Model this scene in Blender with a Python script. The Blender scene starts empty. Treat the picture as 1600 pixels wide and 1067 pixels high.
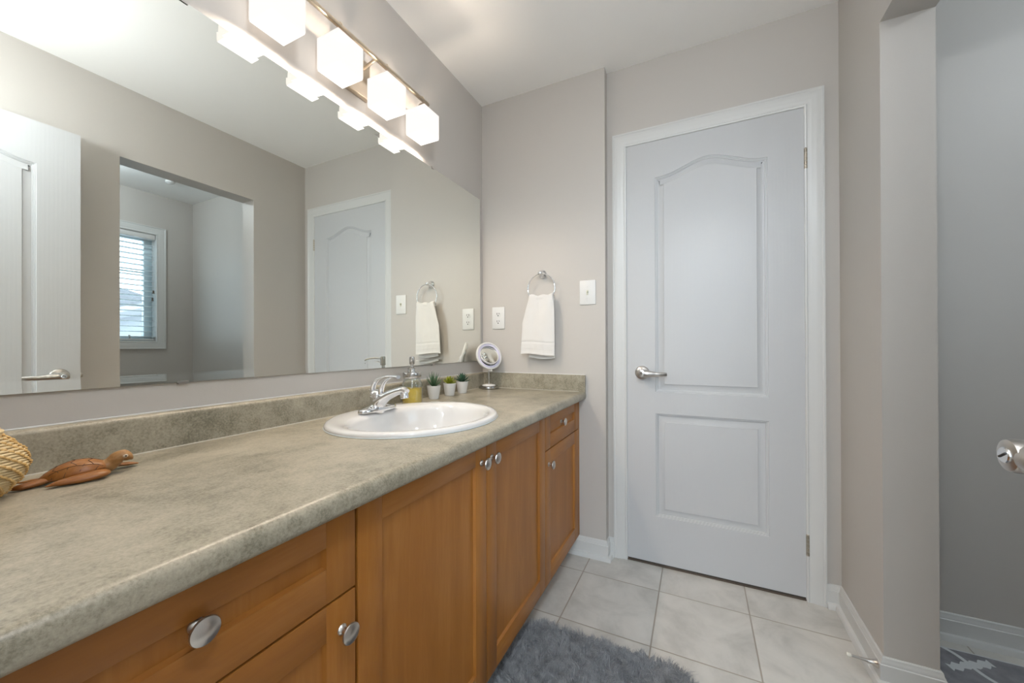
import bpy, bmesh, math, random
from mathutils import Vector, Matrix, noise
PI = math.pi
S = bpy.context.scene
C = S.collection

# ------------------------------------------------------------------ camera
cam_d = bpy.data.cameras.new('camera')
cam_d.sensor_width = 36.0
cam_d.lens = 593.14 / 1600 * 36.0
cam_d.shift_x = (800 - 801.38) / 1600
cam_d.shift_y = (538.51 - 533.5) / 1600
cam_d.clip_start = 0.02
cam = bpy.data.objects.new('camera', cam_d)
C.objects.link(cam)
_a, _b, _c = (math.radians(v) for v in (25.882, 0.1879, -0.1932))
_fw = Vector((-math.sin(_a), math.cos(_a), 0)); _rt = Vector((math.cos(_a), math.sin(_a), 0)); _up = Vector((0, 0, 1))
_f2 = _fw * math.cos(_b) + _up * math.sin(_b); _u2 = -_fw * math.sin(_b) + _up * math.cos(_b)
_r3 = _rt * math.cos(_c) + _u2 * math.sin(_c); _u3 = -_rt * math.sin(_c) + _u2 * math.cos(_c)
_m = Matrix((_r3, _u3, -_f2)).transposed().to_4x4()
_m.translation = (1.1129, -1.8924, 1.0573)
cam.matrix_world = _m
S.camera = cam

# ------------------------------------------------------------------ world, exposure, daylight
S.view_settings.view_transform = 'Standard'
S.view_settings.look = 'None'
S.view_settings.gamma = 1.0
S.view_settings.use_curve_mapping = False
S.view_settings.exposure = 0.44
S.cycles.max_bounces = 14
S.cycles.diffuse_bounces = 7
S.cycles.glossy_bounces = 6
S.cycles.transparent_max_bounces = 24
S.cycles.sample_clamp_indirect = 6.0
S.cycles.use_denoising = True
w = bpy.data.worlds.new('overcast_sky')
w.use_nodes = True
w.node_tree.nodes['Background'].inputs[0].default_value = (0.74, 0.88, 1.0, 1)
w.node_tree.nodes['Background'].inputs[1].default_value = 4.5
S.world = w

BULB_W = 8.5           # each vanity bulb
DOME_W = 19.0
BEDROOM_FILL_W = 85.0      # added fill: unseen globe lamp in the bedroom, shining in through the doorway
BATH_FILL_W = 21.0          # added fill: unseen bowl lamp hung above the camera


def portal(name, loc, rot, sx, sy):
    l = bpy.data.lights.new(name, 'AREA'); l.shape = 'RECTANGLE'; l.size = sx; l.size_y = sy
    l.cycles.is_portal = True
    o = bpy.data.objects.new(name, l); o.location = loc; o.rotation_euler = rot; C.objects.link(o)
    return o


# portal guides for the sky light coming in through the alcove window and an unseen bedroom window sized for fill
portal('daylight_through_window', (3.36, -0.67, 1.58), (0, PI / 2, 0), 0.98, 0.90)
portal('daylight_through_bedroom_window', (1.6, -5.16, 1.45), (PI / 2, 0, 0), 2.6, 1.7)


# ------------------------------------------------------------------ materials
def nm(name):
    m = bpy.data.materials.new(name); m.use_nodes = True
    nt = m.node_tree
    return m, nt, nt.nodes['Principled BSDF']


def srgb(r, g, b):
    f = lambda c: (c / 12.92) if c <= 0.04045 else ((c + 0.055) / 1.055) ** 2.4
    return (f(r / 255), f(g / 255), f(b / 255), 1)


def node(nt, t, **k):
    n = nt.nodes.new(t)
    for a, v in k.items():
        if a.startswith('i_'):
            n.inputs[a[2:].replace('_', ' ')].default_value = v
        else:
            setattr(n, a, v)
    return n


def coords(nt, scale=(1, 1, 1), rot=(0, 0, 0)):
    g = node(nt, 'ShaderNodeNewGeometry')
    mp = node(nt, 'ShaderNodeMapping')
    mp.inputs['Scale'].default_value = scale
    mp.inputs['Rotation'].default_value = rot
    nt.links.new(g.outputs['Position'], mp.inputs['Vector'])
    return mp.outputs['Vector']


def ramp(nt, fac, stops):
    r = node(nt, 'ShaderNodeValToRGB')
    el = r.color_ramp.elements
    while len(el) < len(stops):
        el.new(0.5)
    for e, (p, c) in zip(el, stops):
        e.position = p; e.color = c
    nt.links.new(fac, r.inputs['Fac'])
    return r.outputs['Color']


def bump(nt, bs, h, strength, dist=0.001):
    b = node(nt, 'ShaderNodeBump')
    b.inputs['Strength'].default_value = strength
    b.inputs['Distance'].default_value = dist
    nt.links.new(h, b.inputs['Height'])
    nt.links.new(b.outputs['Normal'], bs.inputs['Normal'])


def noise_n(nt, vec, scale, detail=3, rough=0.5, dist=0.0):
    n = node(nt, 'ShaderNodeTexNoise')
    n.inputs['Scale'].default_value = scale
    n.inputs['Detail'].default_value = detail
    n.inputs['Roughness'].default_value = rough
    n.inputs['Distortion'].default_value = dist
    nt.links.new(vec, n.inputs['Vector'])
    return n.outputs['Fac']


def simple(name, col, rough=0.5, metal=0.0, bumpy=None, coat=0.0, spec=0.5, vary=0.0):
    m, nt, b = nm(name)
    b.inputs['Base Color'].default_value = col
    b.inputs['Roughness'].default_value = rough
    b.inputs['Metallic'].default_value = metal
    b.inputs['Coat Weight'].default_value = coat
    b.inputs['Specular IOR Level'].default_value = spec
    if vary:
        f = noise_n(nt, coords(nt), 9.0, 4)
        lo = tuple(c * (1 - vary) for c in col[:3]) + (1,)
        hi = tuple(min(1, c * (1 + vary)) for c in col[:3]) + (1,)
        nt.links.new(ramp(nt, f, [(0.3, lo), (0.7, hi)]), b.inputs['Base Color'])
    if bumpy:
        bump(nt, b, noise_n(nt, coords(nt), bumpy[0], 4), bumpy[1], 0.001)
    return m


def paint_mat(name, col, rough=0.50, b1=0.25):
    """satin wall paint with faint roller and brush marks"""
    m, nt, b = nm(name)
    b.inputs['Base Color'].default_value = col
    b.inputs['Roughness'].default_value = rough
    f1 = noise_n(nt, coords(nt), 260.0, 3)
    f2 = noise_n(nt, coords(nt, (14, 14, 1.2)), 2.0, 3)
    mx = node(nt, 'ShaderNodeMath', operation='MULTIPLY_ADD')
    mx.inputs[1].default_value = 2.2
    nt.links.new(f2, mx.inputs[0]); nt.links.new(f1, mx.inputs[2])
    bump(nt, b, mx.outputs[0], b1, 0.0006)
    return m


def wood_mat(name, axis, cols, scale=1.0, rough=0.40, coat=0.08):
    m, nt, b = nm(name)
    sc = {'z': (7, 7, 0.7), 'y': (7, 0.7, 7), 'x': (0.7, 7, 7)}[axis]
    v = coords(nt, tuple(s * scale for s in sc))
    f = noise_n(nt, v, 2.2, 6, 0.55, 0.8)
    fine = noise_n(nt, coords(nt, tuple(s * 9 * scale for s in sc)), 3.0, 3, 0.6)
    blot = noise_n(nt, coords(nt), 5.0, 2)
    a = node(nt, 'ShaderNodeMath', operation='MULTIPLY_ADD'); a.inputs[1].default_value = 0.25
    nt.links.new(fine, a.inputs[0]); nt.links.new(f, a.inputs[2])
    a2 = node(nt, 'ShaderNodeMath', operation='MULTIPLY_ADD'); a2.inputs[1].default_value = 0.35
    nt.links.new(blot, a2.inputs[0]); nt.links.new(a.outputs[0], a2.inputs[2])
    nt.links.new(ramp(nt, a2.outputs[0], [(0.45, cols[0]), (0.8, cols[1]), (1.0, cols[2])]), b.inputs['Base Color'])
    b.inputs['Roughness'].default_value = rough
    b.inputs['Coat Weight'].default_value = coat
    b.inputs['Coat Roughness'].default_value = 0.25
    b.inputs['Specular IOR Level'].default_value = 0.35
    return m


M = {}
M['wall'] = paint_mat('greige_wall_paint', (0.530, 0.503, 0.472, 1))
M['ceiling'] = simple('matte_ceiling_paint', (0.92, 0.915, 0.905, 1), 0.9)
M['trim'] = simple('white_trim_paint', (0.64, 0.645, 0.635, 1), 0.35)
M['maple_v'] = wood_mat('honey_maple_upright_grain', 'z', [(0.25, 0.090, 0.013, 1), (0.325, 0.124, 0.020, 1), (0.38, 0.158, 0.032, 1)])
M['maple_h'] = wood_mat('honey_maple_level_grain', 'y', [(0.24, 0.088, 0.016, 1), (0.325, 0.126, 0.024, 1), (0.385, 0.162, 0.037, 1)])
M['cab_dark'] = simple('cabinet_shadow_gap_board', (0.06, 0.022, 0.008, 1), 0.6)
M['chrome'] = simple('polished_chrome', (0.82, 0.83, 0.85, 1), 0.06, 1.0)
M['nickel'] = simple('brushed_satin_nickel', (0.56, 0.53, 0.50, 1), 0.28, 1.0)
M['steel'] = simple('soft_brushed_steel', (0.50, 0.49, 0.47, 1), 0.22, 1.0)
M['hinge'] = simple('aged_nickel_hinge', (0.50, 0.45, 0.37, 1), 0.35, 1.0)
M['rail_metal'] = simple('champagne_nickel_rail', (0.62, 0.53, 0.42, 1), 0.3, 1.0)
M['porcelain'] = simple('white_porcelain', (0.70, 0.70, 0.70, 1), 0.08, 0, coat=0.5)
M['plastic'] = simple('white_plastic', (0.72, 0.72, 0.71, 1), 0.35)
M['ivory'] = simple('ivory_plastic', (0.62, 0.62, 0.50, 1), 0.35)
M['dark'] = simple('dark_slot', (0.02, 0.02, 0.02, 1), 0.6)
M['brownstrip'] = simple('worn_brown_threshold', (0.10, 0.075, 0.055, 1), 0.8, bumpy=(200, 0.8))
M['potwhite'] = simple('white_ceramic_pot', (0.72, 0.72, 0.71, 1), 0.45)
M['soil'] = simple('dark_potting_soil', (0.04, 0.03, 0.02, 1), 0.9)
M['leaf_dark'] = simple('blue_green_succulent_leaf', (0.035, 0.095, 0.055, 1), 0.45, vary=0.4)
M['leaf_aloe'] = simple('grey_green_aloe_leaf', (0.06, 0.13, 0.06, 1), 0.45, vary=0.5)
M['leaf_lime'] = simple('lime_succulent_leaf', (0.24, 0.27, 0.02, 1), 0.45, vary=0.3)
M['lilac'] = simple('lilac_light_diffuser', (0.66, 0.64, 0.78, 1), 0.4)
M['blind'] = simple('white_blind_slat', (0.72, 0.78, 0.80, 1), 0.4)
M['tassel'] = simple('brown_wooden_tassel', (0.16, 0.13, 0.10, 1), 0.5)
M['sash'] = simple('white_vinyl_sash', (0.62, 0.72, 0.76, 1), 0.35)
M['rubber'] = simple('off_white_rubber_tip', (0.72, 0.70, 0.62, 1), 0.6)
M['roof'] = simple('grey_roof_shingle', (0.115, 0.12, 0.135, 1), 0.9, vary=0.2)
M['siding'] = simple('pale_house_siding', (0.33, 0.35, 0.38, 1), 0.8)
M['snow'] = simple('snowy_ground', (0.22, 0.23, 0.25, 1), 0.9)
M['carpet'] = simple('beige_bedroom_carpet', (0.42, 0.38, 0.33, 1), 0.95)


def mirror_mat(name, col, rough=0.0):
    m, nt, b = nm(name)
    b.inputs['Base Color'].default_value = col
    b.inputs['Metallic'].default_value = 1.0
    b.inputs['Roughness'].default_value = rough
    return m


M['mirror'] = mirror_mat('silvered_glass', (0.92, 0.935, 0.885, 1))
M['mirror_edge'] = simple('dark_green_mirror_edge', (0.10, 0.11, 0.10, 1), 0.3)


def door_paint():
    m, nt, b = nm('white_moulded_door_paint')
    b.inputs['Base Color'].default_value = (0.55, 0.56, 0.572, 1)
    b.inputs['Roughness'].default_value = 0.38
    v = coords(nt, (60, 60, 2.6))
    n1 = noise_n(nt, v, 3.0, 4, 0.6)
    wv = node(nt, 'ShaderNodeTexWave', wave_type='RINGS', rings_direction='SPHERICAL')
    mp = node(nt, 'ShaderNodeMapping')
    g = node(nt, 'ShaderNodeNewGeometry')
    mp.inputs['Location'].default_value = (-1.14 * 5.0, 0, -1.30 * 0.55)
    mp.inputs['Scale'].default_value = (5.0, 5.0, 0.55)
    nt.links.new(g.outputs['Position'], mp.inputs['Vector'])
    nt.links.new(mp.outputs['Vector'], wv.inputs['Vector'])
    wv.inputs['Scale'].default_value = 5.0; wv.inputs['Distortion'].default_value = 2.0
    wv.inputs['Detail'].default_value = 2; wv.inputs['Detail Scale'].default_value = 1.2
    a = node(nt, 'ShaderNodeMath', operation='MULTIPLY_ADD'); a.inputs[1].default_value = 0.35
    nt.links.new(wv.outputs['Fac'], a.inputs[0]); nt.links.new(n1, a.inputs[2])
    bump(nt, b, a.outputs[0], 0.30, 0.0006)
    return m


M['door'] = door_paint()


def laminate():
    m, nt, b = nm('stone_look_laminate')
    big = noise_n(nt, coords(nt, (1, 1, 1)), 5.5, 5, 0.6, 0.6)
    mid = noise_n(nt, coords(nt, (1.6, 1, 1)), 26.0, 5, 0.7)
    fin = noise_n(nt, coords(nt), 230.0, 4, 0.75)
    a = node(nt, 'ShaderNodeMath', operation='MULTIPLY_ADD'); a.inputs[1].default_value = 0.7
    nt.links.new(mid, a.inputs[0]); nt.links.new(big, a.inputs[2])
    a2 = node(nt, 'ShaderNodeMath', operation='MULTIPLY_ADD'); a2.inputs[1].default_value = 1.0
    nt.links.new(fin, a2.inputs[0]); nt.links.new(a.outputs[0], a2.inputs[2])
    col = ramp(nt, a2.outputs[0], [(0.0, (0.185, 0.168, 0.122, 1)), (0.5, (0.335, 0.305, 0.235, 1)), (1.0, (0.44, 0.395, 0.31, 1))])
    # spread: a2 has mean ~1.2, so bring it to 0..1
    sc = node(nt, 'ShaderNodeMapRange'); sc.inputs['From Min'].default_value = 1.03; sc.inputs['From Max'].default_value = 1.67
    nt.links.new(a2.outputs[0], sc.inputs['Value'])
    r = nt.nodes[[n.name for n in nt.nodes if n.type == 'VALTORGB'][0]]
    nt.links.new(sc.outputs['Result'], r.inputs['Fac'])
    for e, p in zip(r.color_ramp.elements, (0.1, 0.52, 0.95)):
        e.position = p
    nt.links.new(col, b.inputs['Base Color'])
    b.inputs['Roughness'].default_value = 0.32
    b.inputs['Specular IOR Level'].default_value = 0.5
    bump(nt, b, fin, 0.12, 0.0005)
    return m


M['laminate'] = laminate()


def tile_mat():
    m, nt, b = nm('pale_ceramic_floor_tile')
    g = node(nt, 'ShaderNodeNewGeometry')
    sep = node(nt, 'ShaderNodeSeparateXYZ'); nt.links.new(g.outputs['Position'], sep.inputs[0])
    masks = []
    ids = []
    for ax, off in (('X', 0.628), ('Y', -0.147)):
        s1 = node(nt, 'ShaderNodeMath', operation='SUBTRACT'); s1.inputs[1].default_value = off - 3.33
        nt.links.new(sep.outputs[ax], s1.inputs[0])
        d = node(nt, 'ShaderNodeMath', operation='DIVIDE'); d.inputs[1].default_value = 0.333
        nt.links.new(s1.outputs[0], d.inputs[0])
        fl = node(nt, 'ShaderNodeMath', operation='FLOOR'); nt.links.new(d.outputs[0], fl.inputs[0]); ids.append(fl.outputs[0])
        fr = node(nt, 'ShaderNodeMath', operation='FRACT'); nt.links.new(d.outputs[0], fr.inputs[0])
        h = node(nt, 'ShaderNodeMath', operation='SUBTRACT'); h.inputs[1].default_value = 0.5; nt.links.new(fr.outputs[0], h.inputs[0])
        ab = node(nt, 'ShaderNodeMath', operation='ABSOLUTE'); nt.links.new(h.outputs[0], ab.inputs[0])
        mr = node(nt, 'ShaderNodeMapRange'); mr.inputs['From Min'].default_value = 0.4915; mr.inputs['From Max'].default_value = 0.4945
        nt.links.new(ab.outputs[0], mr.inputs['Value']); masks.append(mr.outputs['Result'])
    mx = node(nt, 'ShaderNodeMath', operation='MAXIMUM'); nt.links.new(masks[0], mx.inputs[0]); nt.links.new(masks[1], mx.inputs[1])
    cid = node(nt, 'ShaderNodeCombineXYZ'); nt.links.new(ids[0], cid.inputs[0]); nt.links.new(ids[1], cid.inputs[1])
    wn = node(nt, 'ShaderNodeTexWhiteNoise'); nt.links.new(cid.outputs[0], wn.inputs['Vector'])
    ad = node(nt, 'ShaderNodeVectorMath', operation='ADD')
    nt.links.new(g.outputs['Position'], ad.inputs[0]); nt.links.new(wn.outputs['Color'], ad.inputs[1])
    f = noise_n(nt, ad.outputs[0], 7.0, 5, 0.62, 0.4)
    tile = ramp(nt, f, [(0.32, (0.47, 0.46, 0.43, 1)), (0.55, (0.59, 0.575, 0.54, 1)), (0.75, (0.65, 0.63, 0.59, 1))])
    mix = node(nt, 'ShaderNodeMix', data_type='RGBA')
    nt.links.new(mx.outputs[0], mix.inputs['Factor'])
    nt.links.new(tile, mix.inputs['A']); mix.inputs['B'].default_value = (0.36, 0.32, 0.27, 1)
    nt.links.new(mix.outputs['Result'], b.inputs['Base Color'])
    b.inputs['Roughness'].default_value = 0.38
    inv = node(nt, 'ShaderNodeMath', operation='SUBTRACT'); inv.inputs[0].default_value = 1.0; nt.links.new(mx.outputs[0], inv.inputs[1])
    bump(nt, b, inv.outputs[0], 0.7, 0.0015)
    return m


M['tile'] = tile_mat()


def terry():
    m, nt, b = nm('white_terry_cotton')
    b.inputs['Base Color'].default_value = (0.74, 0.725, 0.705, 1)
    b.inputs['Roughness'].default_value = 0.95
    b.inputs['Sheen Weight'].default_value = 0.3
    bump(nt, b, noise_n(nt, coords(nt), 700.0, 3, 0.7), 0.7, 0.0015)
    return m


M['terry'] = terry()


def trellis():
    """grey mat with a white trellis woven into it"""
    m, nt, b = nm('grey_trellis_pile')
    g = node(nt, 'ShaderNodeNewGeometry')
    sep = node(nt, 'ShaderNodeSeparateXYZ'); nt.links.new(g.outputs['Position'], sep.inputs[0])

    def mth(op, a, c=None, c2=None):
        n = node(nt, 'ShaderNodeMath', operation=op)
        for i, x in enumerate((a, c, c2)):
            if x is None: continue
            if isinstance(x, (int, float)): n.inputs[i].default_value = x
            else: nt.links.new(x, n.inputs[i])
        return n.outputs[0]
    wob = noise_n(nt, coords(nt), 40, 2)
    dx = mth('ADD', sep.outputs['X'], -1.912); dy = mth('ADD', sep.outputs['Y'], 0.122)
    u = mth('ADD', mth('MULTIPLY', dx, 0.79), mth('MULTIPLY', dy, 0.61))       # along the stubby jagged bars
    v = mth('ADD', mth('MULTIPLY', dx, 0.50), mth('MULTIPLY', dy, -0.86))      # along the thin curved strands
    P1, P2 = 0.24, 0.21

    def cell(x, p):
        return mth('MULTIPLY', mth('ADD', mth('FRACT', mth('ADD', mth('DIVIDE', x, p), 10.5)), -0.5), p)
    uc = cell(mth('ADD', u, mth('MULTIPLY', mth('SINE', mth('MULTIPLY', v, 2 * PI / P2)), 0.012)), P1); vc = cell(v, P2)
    strand = mth('LESS_THAN', mth('ABSOLUTE', uc), 0.0065)
    jag = mth('ADD', mth('MULTIPLY', mth('PINGPONG', mth('ABSOLUTE', uc), 0.016), 0.6), mth('MULTIPLY', wob, 0.012))
    bar = mth('MULTIPLY', mth('LESS_THAN', mth('ABSOLUTE', vc), mth('ADD', jag, 0.002)), mth('LESS_THAN', mth('ABSOLUTE', uc), 0.075))
    line = mth('MAXIMUM', strand, bar)
    grey = ramp(nt, noise_n(nt, coords(nt), 30, 4), [(0.3, (0.20, 0.20, 0.22, 1)), (0.7, (0.29, 0.29, 0.315, 1))])
    mix = node(nt, 'ShaderNodeMix', data_type='RGBA')
    nt.links.new(line, mix.inputs['Factor']); nt.links.new(grey, mix.inputs['A'])
    mix.inputs['B'].default_value = (0.66, 0.68, 0.70, 1)
    nt.links.new(mix.outputs['Result'], b.inputs['Base Color'])
    b.inputs['Roughness'].default_value = 0.95
    bump(nt, b, noise_n(nt, coords(nt), 400, 3), 0.8, 0.002)
    return m


M['trellis'] = trellis()


def shag():
    m, nt, b = nm('grey_shag_fibre')
    f = noise_n(nt, coords(nt), 30.0, 4, 0.6)
    nt.links.new(ramp(nt, f, [(0.3, (0.25, 0.26, 0.275, 1)), (0.7, (0.40, 0.41, 0.425, 1))]), b.inputs['Base Color'])
    b.inputs['Roughness'].default_value = 0.7
    b.inputs['Sheen Weight'].default_value = 0.4
    return m


M['shag'] = shag()


def shade_glass(name, col, strength, clear):
    """frosted lit glass: lets the bulb's light through and glows itself"""
    m = bpy.data.materials.new(name); m.use_nodes = True
    nt = m.node_tree; nt.nodes.clear()
    out = node(nt, 'ShaderNodeOutputMaterial')
    em = node(nt, 'ShaderNodeEmission'); em.inputs[0].default_value = col; em.inputs[1].default_value = strength
    tr = node(nt, 'ShaderNodeBsdfTransparent')
    mx = node(nt, 'ShaderNodeMixShader'); mx.inputs[0].default_value = clear
    nt.links.new(em.outputs[0], mx.inputs[1]); nt.links.new(tr.outputs[0], mx.inputs[2])
    nt.links.new(mx.outputs[0], out.inputs[0])
    return m


M['shade_side'] = shade_glass('frosted_shade_glass', (1.0, 0.93, 0.875, 1), 0.83, 0.10)
M['shade_base'] = shade_glass('frosted_shade_glass_bright_base', (1.0, 0.97, 0.93, 1), 4.5, 0.85)
M['dome'] = shade_glass('frosted_dome_glass', (1.0, 0.90, 0.70, 1), 2.0, 0.5)


def clear_glass(name, tint, fac=0.08):
    m = bpy.data.materials.new(name); m.use_nodes = True
    nt = m.node_tree; nt.nodes.clear()
    out = node(nt, 'ShaderNodeOutputMaterial')
    tr = node(nt, 'ShaderNodeBsdfTransparent'); tr.inputs[0].default_value = tint
    gl = node(nt, 'ShaderNodeBsdfGlossy'); gl.inputs['Roughness'].default_value = 0.02
    lw = node(nt, 'ShaderNodeLayerWeight'); lw.inputs['Blend'].default_value = 0.25
    ma = node(nt, 'ShaderNodeMath', operation='MULTIPLY_ADD'); ma.inputs[1].default_value = 0.7; ma.inputs[2].default_value = fac
    nt.links.new(lw.outputs['Facing'], ma.inputs[0])
    mx = node(nt, 'ShaderNodeMixShader')
    nt.links.new(ma.outputs[0], mx.inputs[0]); nt.links.new(tr.outputs[0], mx.inputs[1]); nt.links.new(gl.outputs[0], mx.inputs[2])
    nt.links.new(mx.outputs[0], out.inputs[0])
    return m


M['pane'] = clear_glass('window_pane_glass', (0.96, 0.98, 0.99, 1), 0.04)
M['jar'] = clear_glass('clear_jar_glass', (0.93, 0.95, 0.94, 1), 0.06)


def liquid():
    m, nt, b = nm('golden_hand_soap')
    b.inputs['Base Color'].default_value = (0.92, 0.64, 0.03, 1)
    b.inputs['Roughness'].default_value = 0.12
    b.inputs['Transmission Weight'].default_value = 0.2
    b.inputs['IOR'].default_value = 1.2
    return m


M['soap'] = liquid()
M['cane'] = simple('pale_woven_cane', (0.56, 0.44, 0.25, 1), 0.5, vary=0.25)
M['stitch'] = simple('golden_cane_stitch', (0.50, 0.32, 0.12, 1), 0.5, vary=0.35)
M['carved'] = wood_mat('carved_reddish_wood', 'y', [(0.15, 0.050, 0.010, 1), (0.24, 0.088, 0.018, 1), (0.32, 0.138, 0.038, 1)], 3.0, 0.38, 0.05)
M['carved_light'] = wood_mat('carved_light_brown_wood', 'y', [(0.16, 0.065, 0.018, 1), (0.26, 0.125, 0.036, 1), (0.38, 0.21, 0.09, 1)], 3.0, 0.38, 0.05)


# ------------------------------------------------------------------ mesh helpers
def world_loc(o):
    v = Vector((0, 0, 0))
    while o:
        v += o.location; o = o.parent
    return v


def link(name, bm, mats, parent=None, smooth=40, recalc=True):
    if recalc:
        bmesh.ops.recalc_face_normals(bm, faces=bm.faces[:])
    me = bpy.data.meshes.new(name)
    if parent is not None:
        bmesh.ops.translate(bm, verts=bm.verts[:], vec=-world_loc(parent))
    bm.to_mesh(me); bm.free()
    if not isinstance(mats, (list, tuple)): mats = [mats]
    for m in mats: me.materials.append(m)
    if smooth:
        me.shade_smooth(); me.set_sharp_from_angle(angle=math.radians(smooth))
    o = bpy.data.objects.new(name, me); C.objects.link(o)
    o.parent = parent
    return o


def thing(name, label, cat, loc, group=None, kind=None):
    o = bpy.data.objects.new(name, None); o.empty_display_size = 0.02
    C.objects.link(o); o.location = loc
    return tag(o, label, cat, group, kind)


def tag(o, label=None, cat=None, group=None, kind=None):
    if label: o['label'] = label
    if cat: o['category'] = cat
    if group: o['group'] = group
    if kind: o['kind'] = kind
    return o


def struct(name, bm, mats, label, smooth=40):
    o = link(name, bm, mats, None, smooth)
    return tag(o, label, name.split('_')[0] if not name.startswith('baseboard') else 'baseboard', None, 'structure')


def BM(): return bmesh.new()


def box(bm, x0, x1, y0, y1, z0, z1, bev=0.0, mi=0, seg=2, mat=None):
    r = bmesh.ops.create_cube(bm, size=1)
    vs = r['verts']
    bmesh.ops.scale(bm, vec=(abs(x1 - x0), abs(y1 - y0), abs(z1 - z0)), verts=vs)
    bmesh.ops.translate(bm, vec=((x0 + x1) / 2, (y0 + y1) / 2, (z0 + z1) / 2), verts=vs)
    fs = set(f for v in vs for f in v.link_faces)
    for f in fs: f.material_index = mi
    allv = set(vs)
    if bev > 0:
        es = list(set(e for f in fs for e in f.edges))
        rr = bmesh.ops.bevel(bm, geom=es, offset=bev, segments=seg, affect='EDGES', profile=0.5, clamp_overlap=True)
        for f in rr['faces']: f.material_index = mi
        allv = set(rr['verts']) | {v for v in vs if v.is_valid}
    if mat is not None:
        bmesh.ops.transform(bm, matrix=mat, verts=list(allv))
    return allv


def lathe(bm, prof, mat=Matrix(), seg=32, mi=0, cap0=True, cap1=True, sx=1.0, sy=1.0):
    """prof: list of (r, h) around local z; mat places it"""
    rings = []
    for r, h in prof:
        if r < 1e-6:
            rings.append([bm.verts.new(mat @ Vector((0, 0, h)))])
        else:
            rings.append([bm.verts.new(mat @ Vector((r * sx * math.cos(2 * PI * k / seg), r * sy * math.sin(2 * PI * k / seg), h))) for k in range(seg)])
    for a, b in zip(rings, rings[1:]):
        for k in range(seg):
            k2 = (k + 1) % seg
            if len(a) == 1 and len(b) == 1: break
            if len(a) == 1: f = bm.faces.new((a[0], b[k], b[k2]))
            elif len(b) == 1: f = bm.faces.new((a[k], a[k2], b[0]))
            else: f = bm.faces.new((a[k], a[k2], b[k2], b[k]))
            f.material_index = mi
    if cap0 and len(rings[0]) > 1: bm.faces.new(rings[0]).material_index = mi
    if cap1 and len(rings[-1]) > 1: bm.faces.new(rings[-1]).material_index = mi


def axis_mat(origin, d, up=Vector((0, 0, 1))):
    """matrix whose local z runs along d"""
    d = Vector(d).normalized()
    x = up.cross(d)
    if x.length < 1e-4: x = Vector((1, 0, 0))
    x.normalize(); y = d.cross(x)
    m = Matrix((x, y, d)).transposed().to_4x4(); m.translation = Vector(origin)
    return m


def tube(bm, pts, rad, seg=12, mi=0, closed=False, flat=None, caps=True, up=None):
    """sweep a round (or flattened) section along pts; rad float or list; flat = (list of) height ratio"""
    pts = [Vector(p) for p in pts]; n = len(pts)
    rad = rad if isinstance(rad, (list, tuple)) else [rad] * n
    flat = flat if isinstance(flat, (list, tuple)) else [flat or 1.0] * n
    rings = []; prev = None
    for i, p in enumerate(pts):
        if closed: t = pts[(i + 1) % n] - pts[i - 1]
        else: t = pts[min(i + 1, n - 1)] - pts[max(i - 1, 0)]
        t.normalize()
        if prev is None:
            u = Vector(up) if up is not None else (Vector((0, 0, 1)) if abs(t.z) < 0.9 else Vector((1, 0, 0)))
        else: u = prev
        u = (u - t * u.dot(t)).normalized(); prev = u; s = t.cross(u)
        rings.append([bm.verts.new(p + s * (rad[i] * math.cos(2 * PI * k / seg)) + u * (rad[i] * flat[i] * math.sin(2 * PI * k / seg))) for k in range(seg)])
    rr = list(zip(rings, rings[1:]))
    if closed: rr.append((rings[-1], rings[0]))
    for a, b in rr:
        for k in range(seg):
            bm.faces.new((a[k], a[(k + 1) % seg], b[(k + 1) % seg], b[k])).material_index = mi
    if caps and not closed:
        bm.faces.new(rings[0]).material_index = mi; bm.faces.new(rings[-1]).material_index = mi


def spline(pts, n=8):
    pts = [Vector(p) for p in pts]; out = []
    P = [pts[0] * 2 - pts[1]] + pts + [pts[-1] * 2 - pts[-2]]
    for i in range(1, len(P) - 2):
        for k in range(n):
            t = k / n; a, b, c, d = P[i - 1], P[i], P[i + 1], P[i + 2]
            out.append(0.5 * ((2 * b) + (c - a) * t + (2 * a - 5 * b + 4 * c - d) * t * t + (3 * b - a - 3 * c + d) * t ** 3))
    out.append(pts[-1]); return out


def lerp_list(vals, n):
    m = len(vals) - 1; out = []
    for k in range(n):
        t = k / (n - 1) * m; i = min(int(t), m - 1); out.append(vals[i] + (vals[i + 1] - vals[i]) * (t - i))
    return out


def sweep(bm, path, prof, closed=False, mi=0):
    """path of 2D points (x,y); prof of (offset to the left, z); mitred corners"""
    P = [Vector(p) for p in path]; n = len(P)
    rings = []
    for i in range(n):
        def nrm(a, b):
            d = (b - a).normalized(); return Vector((-d.y, d.x))
        if closed or 0 < i < n - 1:
            n1 = nrm(P[i - 1], P[i]); n2 = nrm(P[i], P[(i + 1) % n]); mm = (n1 + n2) / (1 + n1.dot(n2))
        elif i == 0: mm = nrm(P[0], P[1])
        else: mm = nrm(P[-2], P[-1])
        rings.append([bm.verts.new((P[i].x + mm.x * o, P[i].y + mm.y * o, z)) for o, z in prof])
    rr = list(zip(rings, rings[1:]))
    if closed: rr.append((rings[-1], rings[0]))
    m = len(prof)
    for a, b in rr:
        for k in range(m):
            bm.faces.new((a[k], a[(k + 1) % m], b[(k + 1) % m], b[k])).material_index = mi
    if not closed:
        bm.faces.new(rings[0]); bm.faces.new(rings[-1])


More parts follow.
